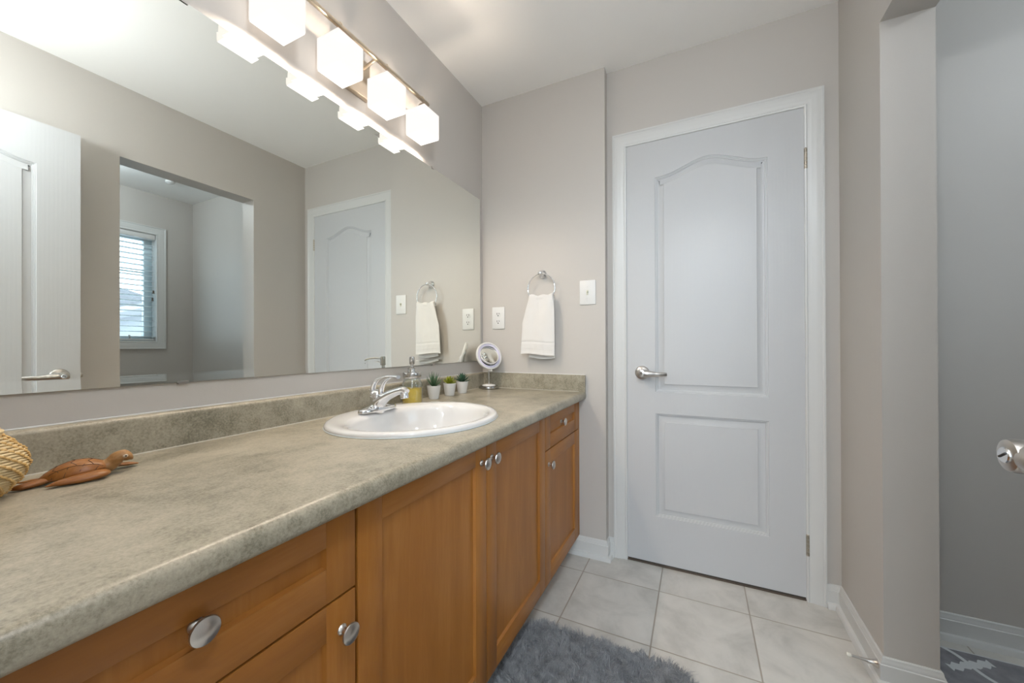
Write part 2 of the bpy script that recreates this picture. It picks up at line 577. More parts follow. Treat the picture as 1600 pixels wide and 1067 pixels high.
def prism(bm, poly, axis, a0, a1, mi=0):
    """extrude a 2D polygon; axis 'y': poly=(x,z); 'x': (y,z); 'z': (x,y)"""
    def mk(p, a):
        return {'y': (p[0], a, p[1]), 'x': (a, p[0], p[1]), 'z': (p[0], p[1], a)}[axis]
    A = [bm.verts.new(mk(p, a0)) for p in poly]; B = [bm.verts.new(mk(p, a1)) for p in poly]
    n = len(poly)
    for k in range(n): bm.faces.new((A[k], A[(k + 1) % n], B[(k + 1) % n], B[k])).material_index = mi
    bm.faces.new(A).material_index = mi; bm.faces.new(B).material_index = mi


def arc(cx, cy, r, a0, a1, n):
    return [(cx + r * math.cos(math.radians(a0 + (a1 - a0) * k / n)), cy + r * math.sin(math.radians(a0 + (a1 - a0) * k / n))) for k in range(n + 1)]


# ------------------------------------------------------------------ room shell
H = 2.44; YB = -1.93; XR = 1.630; TW = 0.126; E0 = 0.0513; YA = 0.0273; XF = 3.216; YN = -1.50
bm = BM(); box(bm, -0.12, 0, -5.3, 0.20, 0, H + .02)
struct('wall_left', bm, M['wall'], 'long greige wall behind the vanity and big mirror')
bm = BM()
box(bm, 0, 0.705, 0, 0.18, 0, H)
box(bm, 0.705, 0.797, E0, 0.18, 0, H); box(bm, 1.521, XR + TW, E0, 0.18, 0, H)
box(bm, 0.797, 1.521, E0, 0.18, 2.056, H)
struct('wall_back', bm, M['wall'], 'greige end wall with towel ring, switch and white door')
bm = BM()
box(bm, XR, XR + TW, -0.328, E0, 0, H); box(bm, XR, XR + TW, -2.05, -0.999, 0, H)
box(bm, XR, XR + TW, -0.999, -0.328, 2.0634, H)
struct('wall_right', bm, M['wall'], 'greige right wall with the cased opening to the side alcove')
bm = BM(); box(bm, XR + TW, XF + .16, YA, 0.18, 0, H)
struct('wall_alcove_back', bm, M['wall'], 'greige wall seen through the opening at the right edge')
bm = BM()
wy0, wy1, wz0, wz1 = -1.10, -0.238, 1.105, 2.055
box(bm, XF, XF + .16, -1.66, YA, 0, wz0); box(bm, XF, XF + .16, -1.66, YA, wz1, H)
box(bm, XF, XF + .16, wy1, YA, wz0, wz1); box(bm, XF, XF + .16, -1.66, wy0, wz0, wz1)
struct('wall_alcove_right', bm, M['wall'], 'alcove wall with the window, seen in the big mirror')
bm = BM(); box(bm, XR + TW, XF, -1.66, YN, 0, H)
struct('wall_alcove_front', bm, M['wall'], 'alcove wall nearest the camera side')
bm = BM()
box(bm, 0, 0.76, -2.05, YB, 0, H); box(bm, 1.515, XR, -2.05, YB, 0, H); box(bm, 0.76, 1.515, -2.05, YB, 2.06, H)
struct('wall_front', bm, M['wall'], 'wall with the doorway the camera stands in')
bm = BM()
box(bm, 0, 3.3, -5.3, -5.15, 0, 0.6); box(bm, 0, 3.3, -5.3, -5.15, 2.3, H)
box(bm, 0, 0.3, -5.3, -5.15, 0.6, 2.3); box(bm, 2.9, 3.3, -5.3, -5.15, 0.6, 2.3)
box(bm, 3.3, 3.42, -5.3, -1.66, 0, H)
box(bm, XR + TW, 3.3, -2.05, -1.66, 0, H)
struct('wall_bedroom', bm, M['wall'], 'bedroom walls and window opening behind the camera, sized for fill light')
bm = BM(); box(bm, -0.12, 3.42, -5.3, 0.20, H, H + .1)
struct('ceiling', bm, M['ceiling'], 'flat off-white ceiling')
bm = BM(); box(bm, XR + TW, XF, YN, YA, 2.412, H)
struct('ceiling_alcove', bm, M['ceiling'], 'off-white alcove ceiling seen in the mirror')
bm = BM(); box(bm, -0.12, 3.42, -2.05, 0.20, -0.05, 0)
struct('floor', bm, M['tile'], 'pale square ceramic tile floor with grey grout')
bm = BM(); box(bm, -0.12, 3.42, -5.3, -2.05, -0.05, 0.002)
struct('floor_bedroom', bm, M['carpet'], 'beige carpet of the bedroom behind the camera')

BASE = [(0, 0), (0, 0.092), (0.003, 0.092), (0.0055, 0.089), (0.007, 0.080), (0.0095, 0.075), (0.0095, 0.071), (0.012, 0.069), (0.012, 0.022),
        (0.0215, 0.019), (0.0255, 0.013), (0.0265, 0.0)]


def baseboard(name, path, label):
    bm = BM()
    path = path[::-1]
    sweep(bm, path, BASE)
    return struct(name, bm, M['trim'], label, 30)


baseboard('baseboard_back', [(0.30, 0.0), (0.705, 0.0), (0.705, E0), (0.735, E0)], 'short white baseboard between cabinet and door')
baseboard('baseboard_right', [(1.580, E0), (XR, E0), (XR, -0.328), (XR + TW, -0.328), (XR + TW, YA), (XF, YA)],
          'white baseboard running from the door round the right wall end')
baseboard('baseboard_front', [(XF, YN), (XR + TW, YN), (XR + TW, -0.999), (XR, -0.999), (XR, YB), (1.56, YB)],
          'white baseboard past the near side of the opening')


# ------------------------------------------------------------------ casings and doors
CAS = [(0.0, 0.0), (0.0, 0.0165), (0.006, 0.0165), (0.010, 0.0140), (0.020, 0.0145), (0.028, 0.0120), (0.038, 0.0118), (0.044, 0.0090),
       (0.055, 0.0085), (0.0585, 0.0105), (0.064, 0.0085), (0.066, 0.0)]


def casing(bm, f, x0, x1, z0, z1, prof=CAS, four=False, mi=0):
    """f maps (u, z, depth out of the wall) to a point; mitred frame round x0..x1, z0..z1 (outer)"""
    rings = []
    for s, t in prof:
        c = [(x0 + s, z0 if not four else z0 + s), (x0 + s, z1 - s), (x1 - s, z1 - s), (x1 - s, z0 if not four else z0 + s)]
        rings.append([bm.verts.new(f(u, z, t)) for u, z in c])
    m = len(prof); k4 = 4 if four else 3
    for i in range(m):
        a, b = rings[i], rings[(i + 1) % m]
        for k in range(k4):
            bm.faces.new((a[k], a[(k + 1) % 4], b[(k + 1) % 4], b[k])).material_index = mi
    if not four:
        bm.faces.new([r[0] for r in rings]); bm.faces.new([r[3] for r in rings])


bm = BM()
casing(bm, lambda u, z, t: (u, E0 - t, z), 0.7348, 1.5799, 0.0, 2.1067)
# jamb boards and stop
box(bm, 0.7905, 0.7965, E0 - .002, 0.18, 0, 2.056); box(bm, 1.5215, 1.5275, E0 - .002, 0.18, 0, 2.056)
box(bm, 0.7905, 1.5275, E0 - .002, 0.18, 2.0545, 2.0605)
box(bm, 0.797, 0.809, 0.094, 0.13, 0, 2.054); box(bm, 1.509, 1.521, 0.094, 0.13, 0, 2.054); box(bm, 0.797, 1.521, 0.094, 0.13, 2.042, 2.054)
struct('trim_1', bm, M['trim'], 'white moulded casing around the closed door', 30)
bm = BM(); box(bm, 0.797, 1.521, E0 - 0.004, 0.18, 0.0, 0.006, 0.001)
struct('trim_2', bm, M['brownstrip'], 'worn brown threshold strip under the closed door')


def door_outline(cx, hw, zb, zs, peak, n=22):
    """counter-clockwise (u, z): rectangle or a cathedral-arched top"""
    pts = [(cx - hw, zb), (cx + hw, zb), (cx + hw, zs)]
    if peak > 0:
        for k in range(1, n):
            t = k / n; u = cx + hw - 2 * hw * t
            s = abs(2 * t - 1)          # 1 at the shoulders, 0 at the crown
            e = max(0.0, min(1.0, (0.93 - s) / 0.93))
            hgt = peak * (e * e * (3 - 2 * e))
            pts.append((u, zs + hgt))
    pts.append((cx - hw, zs))
    return pts


def offset_poly(pts, d):
    n = len(pts); out = []
    for i in range(n):
        a, b, c = Vector(pts[i - 1]), Vector(pts[i]), Vector(pts[(i + 1) % n])
        d1 = (b - a).normalized(); d2 = (c - b).normalized()
        n1 = Vector((-d1.y, d1.x)); n2 = Vector((-d2.y, d2.x)); m = (n1 + n2) / (1 + n1.dot(n2))
        out.append((b.x + m.x * d, b.y + m.y * d))
    return out


MOULD = [(0.0, 0.0), (0.0015, 0.0030), (0.0050, 0.0034), (0.0065, 0.0064), (0.0095, 0.0070), (0.0112, 0.0110), (0.0150, 0.0116),
         (0.0390, 0.0030), (0.0402, 0.0004)]


def door_leaf_bm(f, W, Hd, T=0.035, cx=None):
    """f maps (u 0..W, z 0..Hd, depth into the leaf) to a point"""
    bm = BM(); cx = W / 2 + 0.001
    outs = [door_outline(cx, W / 2 - 0.131, 0.819, 1.851, 0.057), door_outline(cx, W / 2 - 0.131, 0.223, 0.717, 0)]
    edges = []
    rect = [(0, 0), (W, 0), (W, Hd), (0, Hd)]

    def loop(pts, d):
        vs = [bm.verts.new(f(u, z, d)) for u, z in pts]
        es = [bm.edges.new((vs[i], vs[(i + 1) % len(vs)])) for i in range(len(vs))]
        return vs, es
    rv, re = loop(rect, 0); edges += re
    for o in outs:
        vs, es = loop(o, 0); edges += es
        prev = vs
        for off, dep in MOULD[1:]:
            cur = [bm.verts.new(f(u, z, dep)) for u, z in offset_poly(o, off)]
            for i in range(len(cur)):
                j = (i + 1) % len(cur); bm.faces.new((prev[i], prev[j], cur[j], cur[i]))
            prev = cur
        bm.faces.new(prev)
    bmesh.ops.triangle_fill(bm, edges=edges, use_beauty=True, use_dissolve=False)
    bv = [bm.verts.new(f(u, z, T)) for u, z in rect]
    for i in range(4):
        j = (i + 1) % 4; bm.faces.new((rv[i], rv[j], bv[j], bv[i]))
    bm.faces.new(bv)
    return bm


def lever_set(parent, rose_c, out, along, keyed, label=None):
    """lever handle: out = direction out of the door face, along = direction the lever points"""
    out = Vector(out); along = Vector(along); c = Vector(rose_c)
    root = None
    bm = BM()
    lathe(bm, [(0.0335, 0), (0.0335, 0.004), (0.032, 0.008), (0.028, 0.0115), (0.018, 0.013), (0.015, 0.016), (0.0145, 0.030)], axis_mat(c, out), 36)
    root = link('door_handle', bm, M['nickel'], parent)
    if label: root['label'] = label
    bm = BM()
    zz = Vector((0, 0, 1))
    # hub, swept grip, thinning and curving back to the door
    pts = spline([c + out * 0.046 - along * 0.014, c + out * 0.050 + along * 0.004, c + out * 0.052 + along * 0.030 - zz * 0.002,
                  c + out * 0.049 + along * 0.065 - zz * 0.004, c + out * 0.043 + along * 0.095 - zz * 0.004, c + out * 0.037 + along * 0.113 - zz * 0.003], 6)
    rad = lerp_list([0.010, 0.0165, 0.0165, 0.0115, 0.0100, 0.0080], len(pts))
    flat = lerp_list([0.9, 0.85, 0.7, 0.5, 0.42, 0.42], len(pts))
    tube(bm, pts, rad, 16, flat=flat, up=out)
    lathe(bm, [(0.0155, 0), (0.0195, 0.012), (0.0195, 0.030), (0.0180, 0.0345), (0.0120, 0.0360)], axis_mat(c + out * 0.028, out), 28)
    lever = link('lever', bm, M['nickel'], root)
    bm = BM()
    lathe(bm, [(0.0095, 0), (0.0095, 0.003), (0.0085, 0.004)], axis_mat(c + out * 0.0625, out), 24)
    cyl = link('lock_cylinder', bm, M['chrome'], root)
    bm = BM()
    side = out.cross(Vector((0, 0, 1))).normalized()
    p = c + out * 0.0668
    tube(bm, [p - side * 0.005 + zz * 0.003, p + side * 0.005 - zz * 0.003], 0.0012, 8)
    link('key_slot', bm, M['dark'], root)
    return root


def hinge(parent, x, y, z0, z1):
    bm = BM(); n = 5; h = (z1 - z0) / n
    for k in range(n):
        lathe(bm, [(0.0045, 0.0006), (0.0058, 0.0012), (0.0058, h - 0.0012), (0.0045, h - 0.0006)], Matrix.Translation((x, y, z0 + k * h)), 14)
    lathe(bm, [(0.0045, 0), (0.0065, 0.002), (0.003, 0.006)], Matrix.Translation((x, y, z1)), 14)
    box(bm, x - 0.004, x + 0.004, y, y + 0.010, z0 + .002, z1 - .002)
    return link('hinge', bm, M['hinge'], parent)


d1x0, d1x1, d1z0, d1z1 = 0.8006, 1.5182, 0.0142, 2.0508
o = link('door_1', door_leaf_bm(lambda u, z, d: (d1x0 + u, E0 - 0.0025 + d, d1z0 + z), d1x1 - d1x0, d1z1 - d1z0), M['door'], None, 32)
door1 = tag(o, 'closed white two-panel door with an arched top panel', 'door', None, 'structure')
hinge(door1, 1.5198, E0 - 0.006, 1.785, 1.867)
hinge(door1, 1.5198, E0 - 0.006, 0.189, 0.273)
lever_set(door1, (0.872, E0 - 0.0025, 0.925), (0, -1, 0), (1, 0, 0), False)
bm = BM(); box(bm, 0.7960, 0.7995, E0 - 0.006, E0 + .02, 0.895, 0.955, 0.001)
link('strike_plate', bm, M['hinge'], door1)

# open door against the right wall, seen in the mirror
OX = 1.500
o = link('door_2', door_leaf_bm(lambda u, z, d: (OX + d, -1.176 - u, 0.0142 + z), 0.7176, 2.0366), M['door'], None, 32)
door2 = tag(o, 'open white panelled door standing along the right wall, seen in the mirror', 'door', None, 'structure')
lever_set(door2, (OX, -1.243, 0.928), (-1, 0, 0), (0, -1, 0), True)
bm = BM(); box(bm, OX + 0.009, OX + 0.026, -1.1775, -1.1745, 0.898, 0.958, 0.001); box(bm, OX + 0.012, OX + 0.022, -1.1765, -1.164, 0.918, 0.938, 0.002)
link('latch', bm, M['nickel'], door2)
for z0 in (0.19, 1.785, 0.99):
    hinge(door2, OX - 0.003, -1.8965, z0, z0 + 0.082)
# doorway casing around the opening behind the camera
bm = BM()
box(bm, 0.755, 0.775, -2.055, YB + .004, 0, 2.06); box(bm, 1.500, 1.515, -2.055, YB + .004, 0, 2.06); box(bm, 0.755, 1.515, -2.055, YB + .004, 2.045, 2.06)
struct('trim_3', bm, M['trim'], 'white door lining of the doorway behind the camera', 30)

# door stop on the right baseboard
t = thing('door_stop', 'small metal door stop sticking out of the right baseboard', 'door stop', (XR - 0.012, -0.318, 0.058))
bm = BM()
A = Vector((XR - 0.0118, -0.318, 0.056)); Bp = Vector((XR - 0.087, -0.318, 0.060))
lathe(bm, [(0.0135, 0), (0.0135, 0.002), (0.010, 0.006), (0.0065, 0.018), (0.0045, 0.034), (0.0042, 0.066)], axis_mat(A, Bp - A), 20)
link('post', bm, M['nickel'], t)
bm = BM(); lathe(bm, [(0.0048, 0), (0.0062, 0.002), (0.0062, 0.010), (0.004, 0.0125)], axis_mat(A + (Bp - A).normalized() * 0.064, Bp - A), 18)
link('rubber_tip', bm, M['rubber'], t)

# ------------------------------------------------------------------ alcove window, blind, ceiling light
bm = BM()
casing(bm, lambda u, z, tt: (XF - tt, u, z), -1.158, -0.180, 1.0417, 2.116, four=True)
for a in ((wy1 - .008, wy1 + .004, wz0, wz1), (wy0 - .004, wy0 + .008, wz0, wz1)):
    box(bm, XF - .002, XF + .15, a[0], a[1], a[2], a[3])
box(bm, XF - .002, XF + .15, wy0, wy1, wz0 - .004, wz0 + .008); box(bm, XF - .002, XF + .15, wy0, wy1, wz1 - .008, wz1 + .004)
o = link('window_1', bm, M['trim'], None, 30)
win = tag(o, 'white framed casement window with muntin bars, seen in the mirror', 'window', None, 'structure')
bm = BM(); xs0, xs1 = XF + .075, XF + .115; sw = 0.055
box(bm, xs0, xs1, wy1 - .008 - sw, wy1 - .008, wz0 + .008, wz1 - .008, .002); box(bm, xs0, xs1, wy0 + .008, wy0 + .008 + sw, wz0 + .008, wz1 - .008, .002)
box(bm, xs0, xs1, wy0 + .06, wy1 - .06, wz0 + .008, wz0 + .050, .002); box(bm, xs0, xs1, wy0 + .06, wy1 - .06, wz1 - .060, wz1 - .008, .002)
link('window_sash', bm, M['sash'], win)
bm = BM()
for z in (1.425, 1.715): box(bm, xs0 + .010, xs0 + .022, wy0 + .06, wy1 - .06, z - .006, z + .006)
for y in (-0.67,): box(bm, xs0 + .010, xs0 + .022, y - .006, y + .006, wz0 + .05, wz1 - .05)
link('muntin', bm, M['sash'], win)
bm = BM(); box(bm, xs0 + .022, xs0 + .026, wy0 + .06, wy1 - .06, wz0 + .048, wz1 - .058)
link('pane', bm, M['pane'], win)
bm = BM()
tube(bm, [(xs0 - .002, -0.40, wz0 + .028), (xs0 - .03, -0.40, wz0 + .030), (xs0 - .035, -0.41, wz0 + .06)], .007, 10)
link('crank', bm, M['plastic'], win)

bl = thing('window_blind', 'white horizontal slat blind hanging in the alcove window', 'blind', (XF + .035, -0.67, wz1))
bm = BM(); box(bm, XF + .002, XF + .060, wy0 + .012, wy1 - .012, wz1 - .050, wz1 - .009, .003)
link('headrail', bm, M['plastic'], bl)
for k in range(20):
    z = 1.150 + k * 0.0445
    if z > wz1 - .06: break
    bm = BM()
    pr_ = [(XF + .010 + (0.046) * s, z + 0.0030 * (1 - (2 * s - 1) ** 2) + 0.004 * (0.5 - s)) for s in [i / 6 for i in range(7)]]
    poly = pr_ + [(x, zz - 0.0022) for x, zz in reversed(pr_)]
    prism(bm, poly, 'y', wy0 + .014, wy1 - .014)
    link('slat', bm, M['blind'], bl)
bm = BM(); box(bm, XF + .010, XF + .056, wy0 + .014, wy1 - .014, 1.118, 1.130, .003)
link('bottom_rail', bm, M['plastic'], bl)
for y in (-0.32, -0.67, -1.02):
    bm = BM(); tube(bm, [(XF + .008, y, 1.125), (XF + .008, y, wz1 - .05)], .0007, 6); tube(bm, [(XF + .058, y, 1.125), (XF + .058, y, wz1 - .05)], .0007, 6)
    link('ladder_cord', bm, M['plastic'], bl)
for y, z in ((-0.262, 1.53), (-0.268, 1.465)):
    bm = BM(); tube(bm, [(XF + .003, y, z + .02), (XF + .003, y, wz1 - .05)], .0007, 6)
    c = link('pull_cord', bm, M['plastic'], bl)
    bm = BM(); lathe(bm, [(.003, 0.028), (.0075, 0.022), (.0055, 0.012), (.009, 0.0)], Matrix.Translation((XF + .003, y, z)), 12)
    tz = link('tassel', bm, M['tassel'], c)

cl = thing('ceiling_light', 'round flush ceiling light glowing in the alcove, seen in the mirror', 'ceiling light', (2.62, -0.86, 2.412))
bm = BM(); lathe(bm, [(0.175, 0), (0.175, -0.022), (0.160, -0.026)], Matrix.Translation((2.62, -0.86, 2.412)), 48)
link('ceiling_plate', bm, M['plastic'], cl)
bm = BM(); lathe(bm, [(0.158, -0.026)] + [(0.158 * math.cos(a), -0.026 - 0.070 * math.sin(a)) for a in [PI / 2 * k / 8 for k in range(1, 8)]] + [(0, -0.096)], Matrix.Translation((2.62, -0.86, 2.412)), 48, cap0=False)
link('dome', bm, M['dome'], cl)
ld = bpy.data.lights.new('ceiling_bulb', 'POINT'); ld.energy = DOME_W; ld.color = (0.80, 0.91, 1.0); ld.shadow_soft_size = 0.04
lo = bpy.data.objects.new('ceiling_bulb', ld); C.objects.link(lo); lo.parent = cl; lo.location = (0, 0, -0.065)
bm = BM(); lathe(bm, [(0.03, 0), (0.03, -0.012), (0.018, -0.02), (0, -0.022)], Matrix.Translation((2.77, -0.325, 2.412)), 24)
tag(link('ceiling_sensor', bm, M['plastic'], None), 'tiny white round sensor on the alcove ceiling, seen in the mirror', 'sensor')

# outside the window
bm = BM(); prism(bm, [(-12, -3.0), (20, -3.0), (20, 1.2), (4.4, 2.95), (2.2, 2.95), (-12, 1.2)], 'x', 17, 17.2)
box(bm, 16.9, 24, -12, 20, -3.0, -2.8)
h1 = thing('neighbour_house', 'grey-roofed house beyond the alcove window', 'house', (20, 3, -3))
bm.free()
bm = BM(); box(bm, 17.0, 24, -4, 10, -3.0, 1.25); link('house_wall', bm, M['siding'], h1)
bm = BM()
v = [bm.verts.new(p) for p in ((16.6, -4.5, 1.2), (24.4, -4.5, 1.2), (24.4, 10.5, 1.2), (16.6, 10.5, 1.2), (20.5, 1.0, 3.6), (20.5, 5.0, 3.6))]
for f in ((0, 1, 4), (1, 2, 5, 4), (2, 3, 5), (3, 0, 4, 5), (0, 3, 2, 1)): bm.faces.new([v[i] for i in f])
link('roof', bm, M['roof'], h1)
h2 = thing('neighbour_garage', 'white-gabled house in front of the grey roof outside the window', 'house', (12, 4, -3))
bm = BM(); prism(bm, [(1.0, -3), (6.4, -3), (6.4, 1.35), (3.7, 2.25), (1.0, 1.35)], 'x', 12, 15); link('house_wall', bm, M['siding'], h2)
bm = BM(); prism(bm, [(0.6, 1.2), (3.7, 2.25), (6.8, 1.2), (6.8, 1.32), (3.7, 2.42), (0.6, 1.32)], 'x', 11.6, 15.2); link('roof', bm, M['snow'], h2)
bm = BM(); box(bm, 4, 60, -40, 40, -3.05, -3.0)
struct('ground', bm, M['snow'], 'pale ground outside the window')

# ------------------------------------------------------------------ countertop (with sink cut-out), backsplashes
ZC = 0.825; ZD = 0.785; XN = 0.606; YE = YB
SX, SY, SRX, SRY = 0.298, -0.922, 0.250, 0.284
bm = BM()
prof = [(0.001, ZD), (XN - 0.03, ZD)] + arc(XN - 0.014, ZD + 0.014, 0.014, -90, 0, 6) + arc(XN - 0.016, ZC - 0.016, 0.016, 0, 90, 8) + [(0.001, ZC)]
prism(bm, prof, 'y', YE + 0.0, -0.001)
top_tmp = link('countertop', bm, M['laminate'], None, 0)
bm = BM(); lathe(bm, [(1, 0), (1, 0.2)], Matrix.Translation((SX, SY, 0.72)), 72, sx=SRX - 0.022, sy=SRY - 0.022)
cut = link('cutter', bm, M['laminate'], None, 0)
md = top_tmp.modifiers.new('cut', 'BOOLEAN'); md.operation = 'DIFFERENCE'; md.object = cut; md.solver = 'EXACT'
dg = bpy.context.evaluated_depsgraph_get()
me2 = bpy.data.meshes.new_from_object(top_tmp.evaluated_get(dg))
top_tmp.modifiers.clear(); top_tmp.data = me2
me2.shade_smooth(); me2.set_sharp_from_angle(angle=math.radians(30))
bpy.data.objects.remove(cut)
counter = tag(top_tmp, 'long olive-beige stone-look countertop with a rounded front edge', 'countertop')
bm = BM()
prism(bm, [(0.001, ZC), (0.021, ZC), (0.0205, 0.895)] + arc(0.0115, 0.8985, 0.009, 0, 90, 6) + [(0.001, 0.9085)], 'y', YE, -0.0)
link('backsplash', bm, M['laminate'], counter, 30)
bm = BM()
prism(bm, [(0.0205, ZC), (0.580, ZC), (XN - 0.001, ZC - 0.018), (XN - 0.001, 0.904)] + arc(XN - 0.006, 0.904, 0.005, 0, 90, 4) + [(0.0205, 0.909)], 'y', -0.020, -0.001)
link('side_splash', bm, M['laminate'], counter, 30)
bm = BM(); tube(bm, [(0.021, YE + .002, ZC + .0004), (0.021, -0.021, ZC + .0004)], 0.0016, 8); tube(bm, [(0.021, -0.0205, ZC + .0004), (0.575, -0.0205, ZC + .0004)], 0.0014, 8)
link('caulk_line', bm, simple('pale_caulk', (0.50, 0.48, 0.42, 1), 0.5), counter)
bm = BM(); tube(bm, [(0.001, YE + .002, 0.9092), (0.001, -0.0, 0.9092)], 0.0022, 8); tube(bm, [(0.0, -0.001, 0.9098), (XN - .003, -0.001, 0.9098)], 0.0022, 8)
link('top_caulk', bm, M['trim'], counter)

# ------------------------------------------------------------------ vanity cabinets
XC = 0.570; ZT = 0.784; ZB0 = 0.097


def shaker(bm, y0, y1, z0, z1, st, rt, rb=None, rec=0.008, th=0.019):
    """five-piece front: stiles, rails, recessed panel, front face at XC"""
    rb = rb or rt; b = 0.0008
    box(bm, XC - th, XC, y0, y0 + st, z0, z1, b, 0); box(bm, XC - th, XC, y1 - st, y1, z0, z1, b, 0)
    box(bm, XC - th, XC, y0 + st, y1 - st, z1 - rt, z1, b, 1); box(bm, XC - th, XC, y0 + st, y1 - st, z0, z0 + rb, b, 1)
    box(bm, XC - th + .003, XC - rec, y0 + st - .004, y1 - st + .004, z0 + rb - .004, z1 - rt + .004, 0, 0)
    # small chamfer strips round the recess
    s = 0.003
    for (za, sg) in ((z0 + rb, 1), (z1 - rt, -1)):
        prism(bm, [(XC - rec, za - sg * .0005), (XC - .0006, za - sg * .0005), (XC - rec, za + sg * s)], 'y', y0 + st, y1 - st, 1)
    for (ya, sg) in ((y0 + st, 1), (y1 - st, -1)):
        prism(bm, [(XC - rec, ya - sg * .0005), (XC - .0006, ya - sg * .0005), (XC - rec, ya + sg * s)], 'z', z0 + rb, z1 - rt, 0)


KN = [(0.0085, 0), (0.0090, 0.0015), (0.0080, 0.0035), (0.0050, 0.006), (0.0046, 0.012), (0.0060, 0.0155), (0.0120, 0.0185), (0.0160, 0.0205),
      (0.0168, 0.0225), (0.0160, 0.0245), (0.0110, 0.0270), (0.005, 0.0284), (0, 0.0287)]


def knob(parent, y, z, face=XC):
    bm = BM(); lathe(bm, KN, axis_mat((face - .0005, y, z), (1, 0, 0)), 36)
    return link('knob', bm, M['nickel'], parent)


WV = [M['maple_v'], M['maple_h']]


def carcass(parent, y0, y1):
    bm = BM(); e = 0.0008
    box(bm, 0.004, XC - .0225, y0 + e, y0 + .016, ZB0 + .003, ZD - .001); box(bm, 0.004, XC - .0225, y1 - .016, y1 - e, ZB0 + .003, ZD - .001)
    box(bm, 0.004, XC - .0225, y0 + .016, y1 - .016, ZB0 + .003, ZB0 + .019)
    box(bm, 0.004, 0.012, y0 + .016, y1 - .016, ZB0 + .019, ZD - .001)
    link('carcass', bm, M['maple_v'], parent)
    bm = BM()
    box(bm, XC - .0222, XC - .0195, y0 + e, y1 - e, ZB0 + .002, ZD - .0005)
    link('face_frame', bm, M['cab_dark'], parent)
    bm = BM(); box(bm, 0.480, 0.495, y0 + e, y1 - e, 0.0, ZB0 + .003)
    link('toe_kick', bm, M['maple_h'], parent)


# drawer unit at the near end
c1 = thing('vanity_cabinet', 'near maple drawer-and-door cabinet below the turtle and basket', 'cabinet', (0.29, -1.66, 0))
carcass(c1, -1.928, -1.4085)
bm = BM(); shaker(bm, -1.880, -1.4120, 0.638, ZT, 0.0575, 0.0545, 0.0575); d = link('drawer', bm, WV, c1, 30)
knob(d, -1.645, 0.719, XC - .008)
bm = BM(); shaker(bm, -1.880, -1.4120, ZB0, 0.634, 0.0575, 0.0575); d = link('door', bm, WV, c1, 30)
knob(d, -1.440, 0.579)
bm = BM(); box(bm, XC - .019, XC, -1.928, -1.883, ZB0, ZT, .0008); link('filler_strip', bm, M['maple_v'], c1)
# sink base
c2 = thing('sink_cabinet', 'maple cabinet with two tall doors under the sink', 'cabinet', (0.29, -0.945, 0))
carcass(c2, -1.4080, -0.4840)
bm = BM(); shaker(bm, -1.4055, -0.9500, ZB0, ZT, 0.0575, 0.0560, 0.063); d = link('door', bm, WV, c2, 30)
knob(d, -0.977, 0.731)
bm = BM(); shaker(bm, -0.9470, -0.4850, ZB0, ZT, 0.0575, 0.0560, 0.063); d = link('door', bm, WV, c2, 30)
knob(d, -0.919, 0.732)
# far drawer unit
c3 = thing('vanity_cabinet', 'far maple drawer-and-door cabinet against the towel wall', 'cabinet', (0.29, -0.245, 0))
carcass(c3, -0.4835, -0.0020)
bm = BM(); shaker(bm, -0.4820, -0.0270, 0.6395, ZT, 0.0575, 0.0500, 0.0575); d = link('drawer', bm, WV, c3, 30)
knob(d, -0.268, 0.719, XC - .008)
bm = BM(); shaker(bm, -0.4820, -0.0270, ZB0, 0.6350, 0.0575, 0.0575, 0.063); d = link('door', bm, WV, c3, 30)
knob(d, -0.447, 0.578)
bm = BM(); box(bm, XC - .019, XC, -0.0250, -0.0015, ZB0, ZT, .0008); link('filler_strip', bm, M['maple_v'], c3)

# ------------------------------------------------------------------ sink and tap
sink = thing('sink', 'white oval drop-in porcelain sink', 'sink', (SX, SY, ZC))
bm = BM()
seg = 96
# basin centre sits forward of the rim centre to leave the tap ledge
prof = [(1.000, 0.000, 0), (1.004, 0.0045, 0), (0.998, 0.0095, 0), (0.982, 0.0130, 0), (0.955, 0.0145, 0), (0.905, 0.0140, .3), (0.865, 0.0110, .7), (0.835, 0.0050, 1),
        (0.815, -0.0050, 1), (0.790, -0.0250, 1), (0.745, -0.0600, 1), (0.660, -0.0980, 1), (0.520, -0.1230, 1), (0.340, -0.1340, 1), (0.150, -0.1380, 1), (0.075, -0.1390, 1)]
rings = []
for s, h, k in prof:
    ring = []
    for i in range(seg):
        a = 2 * PI * i / seg
        rx = SRX * s; ry = SRY * s
        x = SX + rx * math.cos(a); y = SY + ry * math.sin(a)
        if k > 0 and s > 0.1:       # pull the back edge of the bowl forward for the tap ledge
            cb = max(0.0, -math.cos(a)); x += k * cb * 0.045 * (s / 0.835) + k * 0.006
        elif k > 0: x += 0.02
        ring.append(bm.verts.new((x, y, ZC + h)))
    rings.append(ring)
for a, b in zip(rings, rings[1:]):
    for i in range(seg): bm.faces.new((a[i], a[(i + 1) % seg], b[(i + 1) % seg], b[i]))
bm.faces.new(rings[-1])
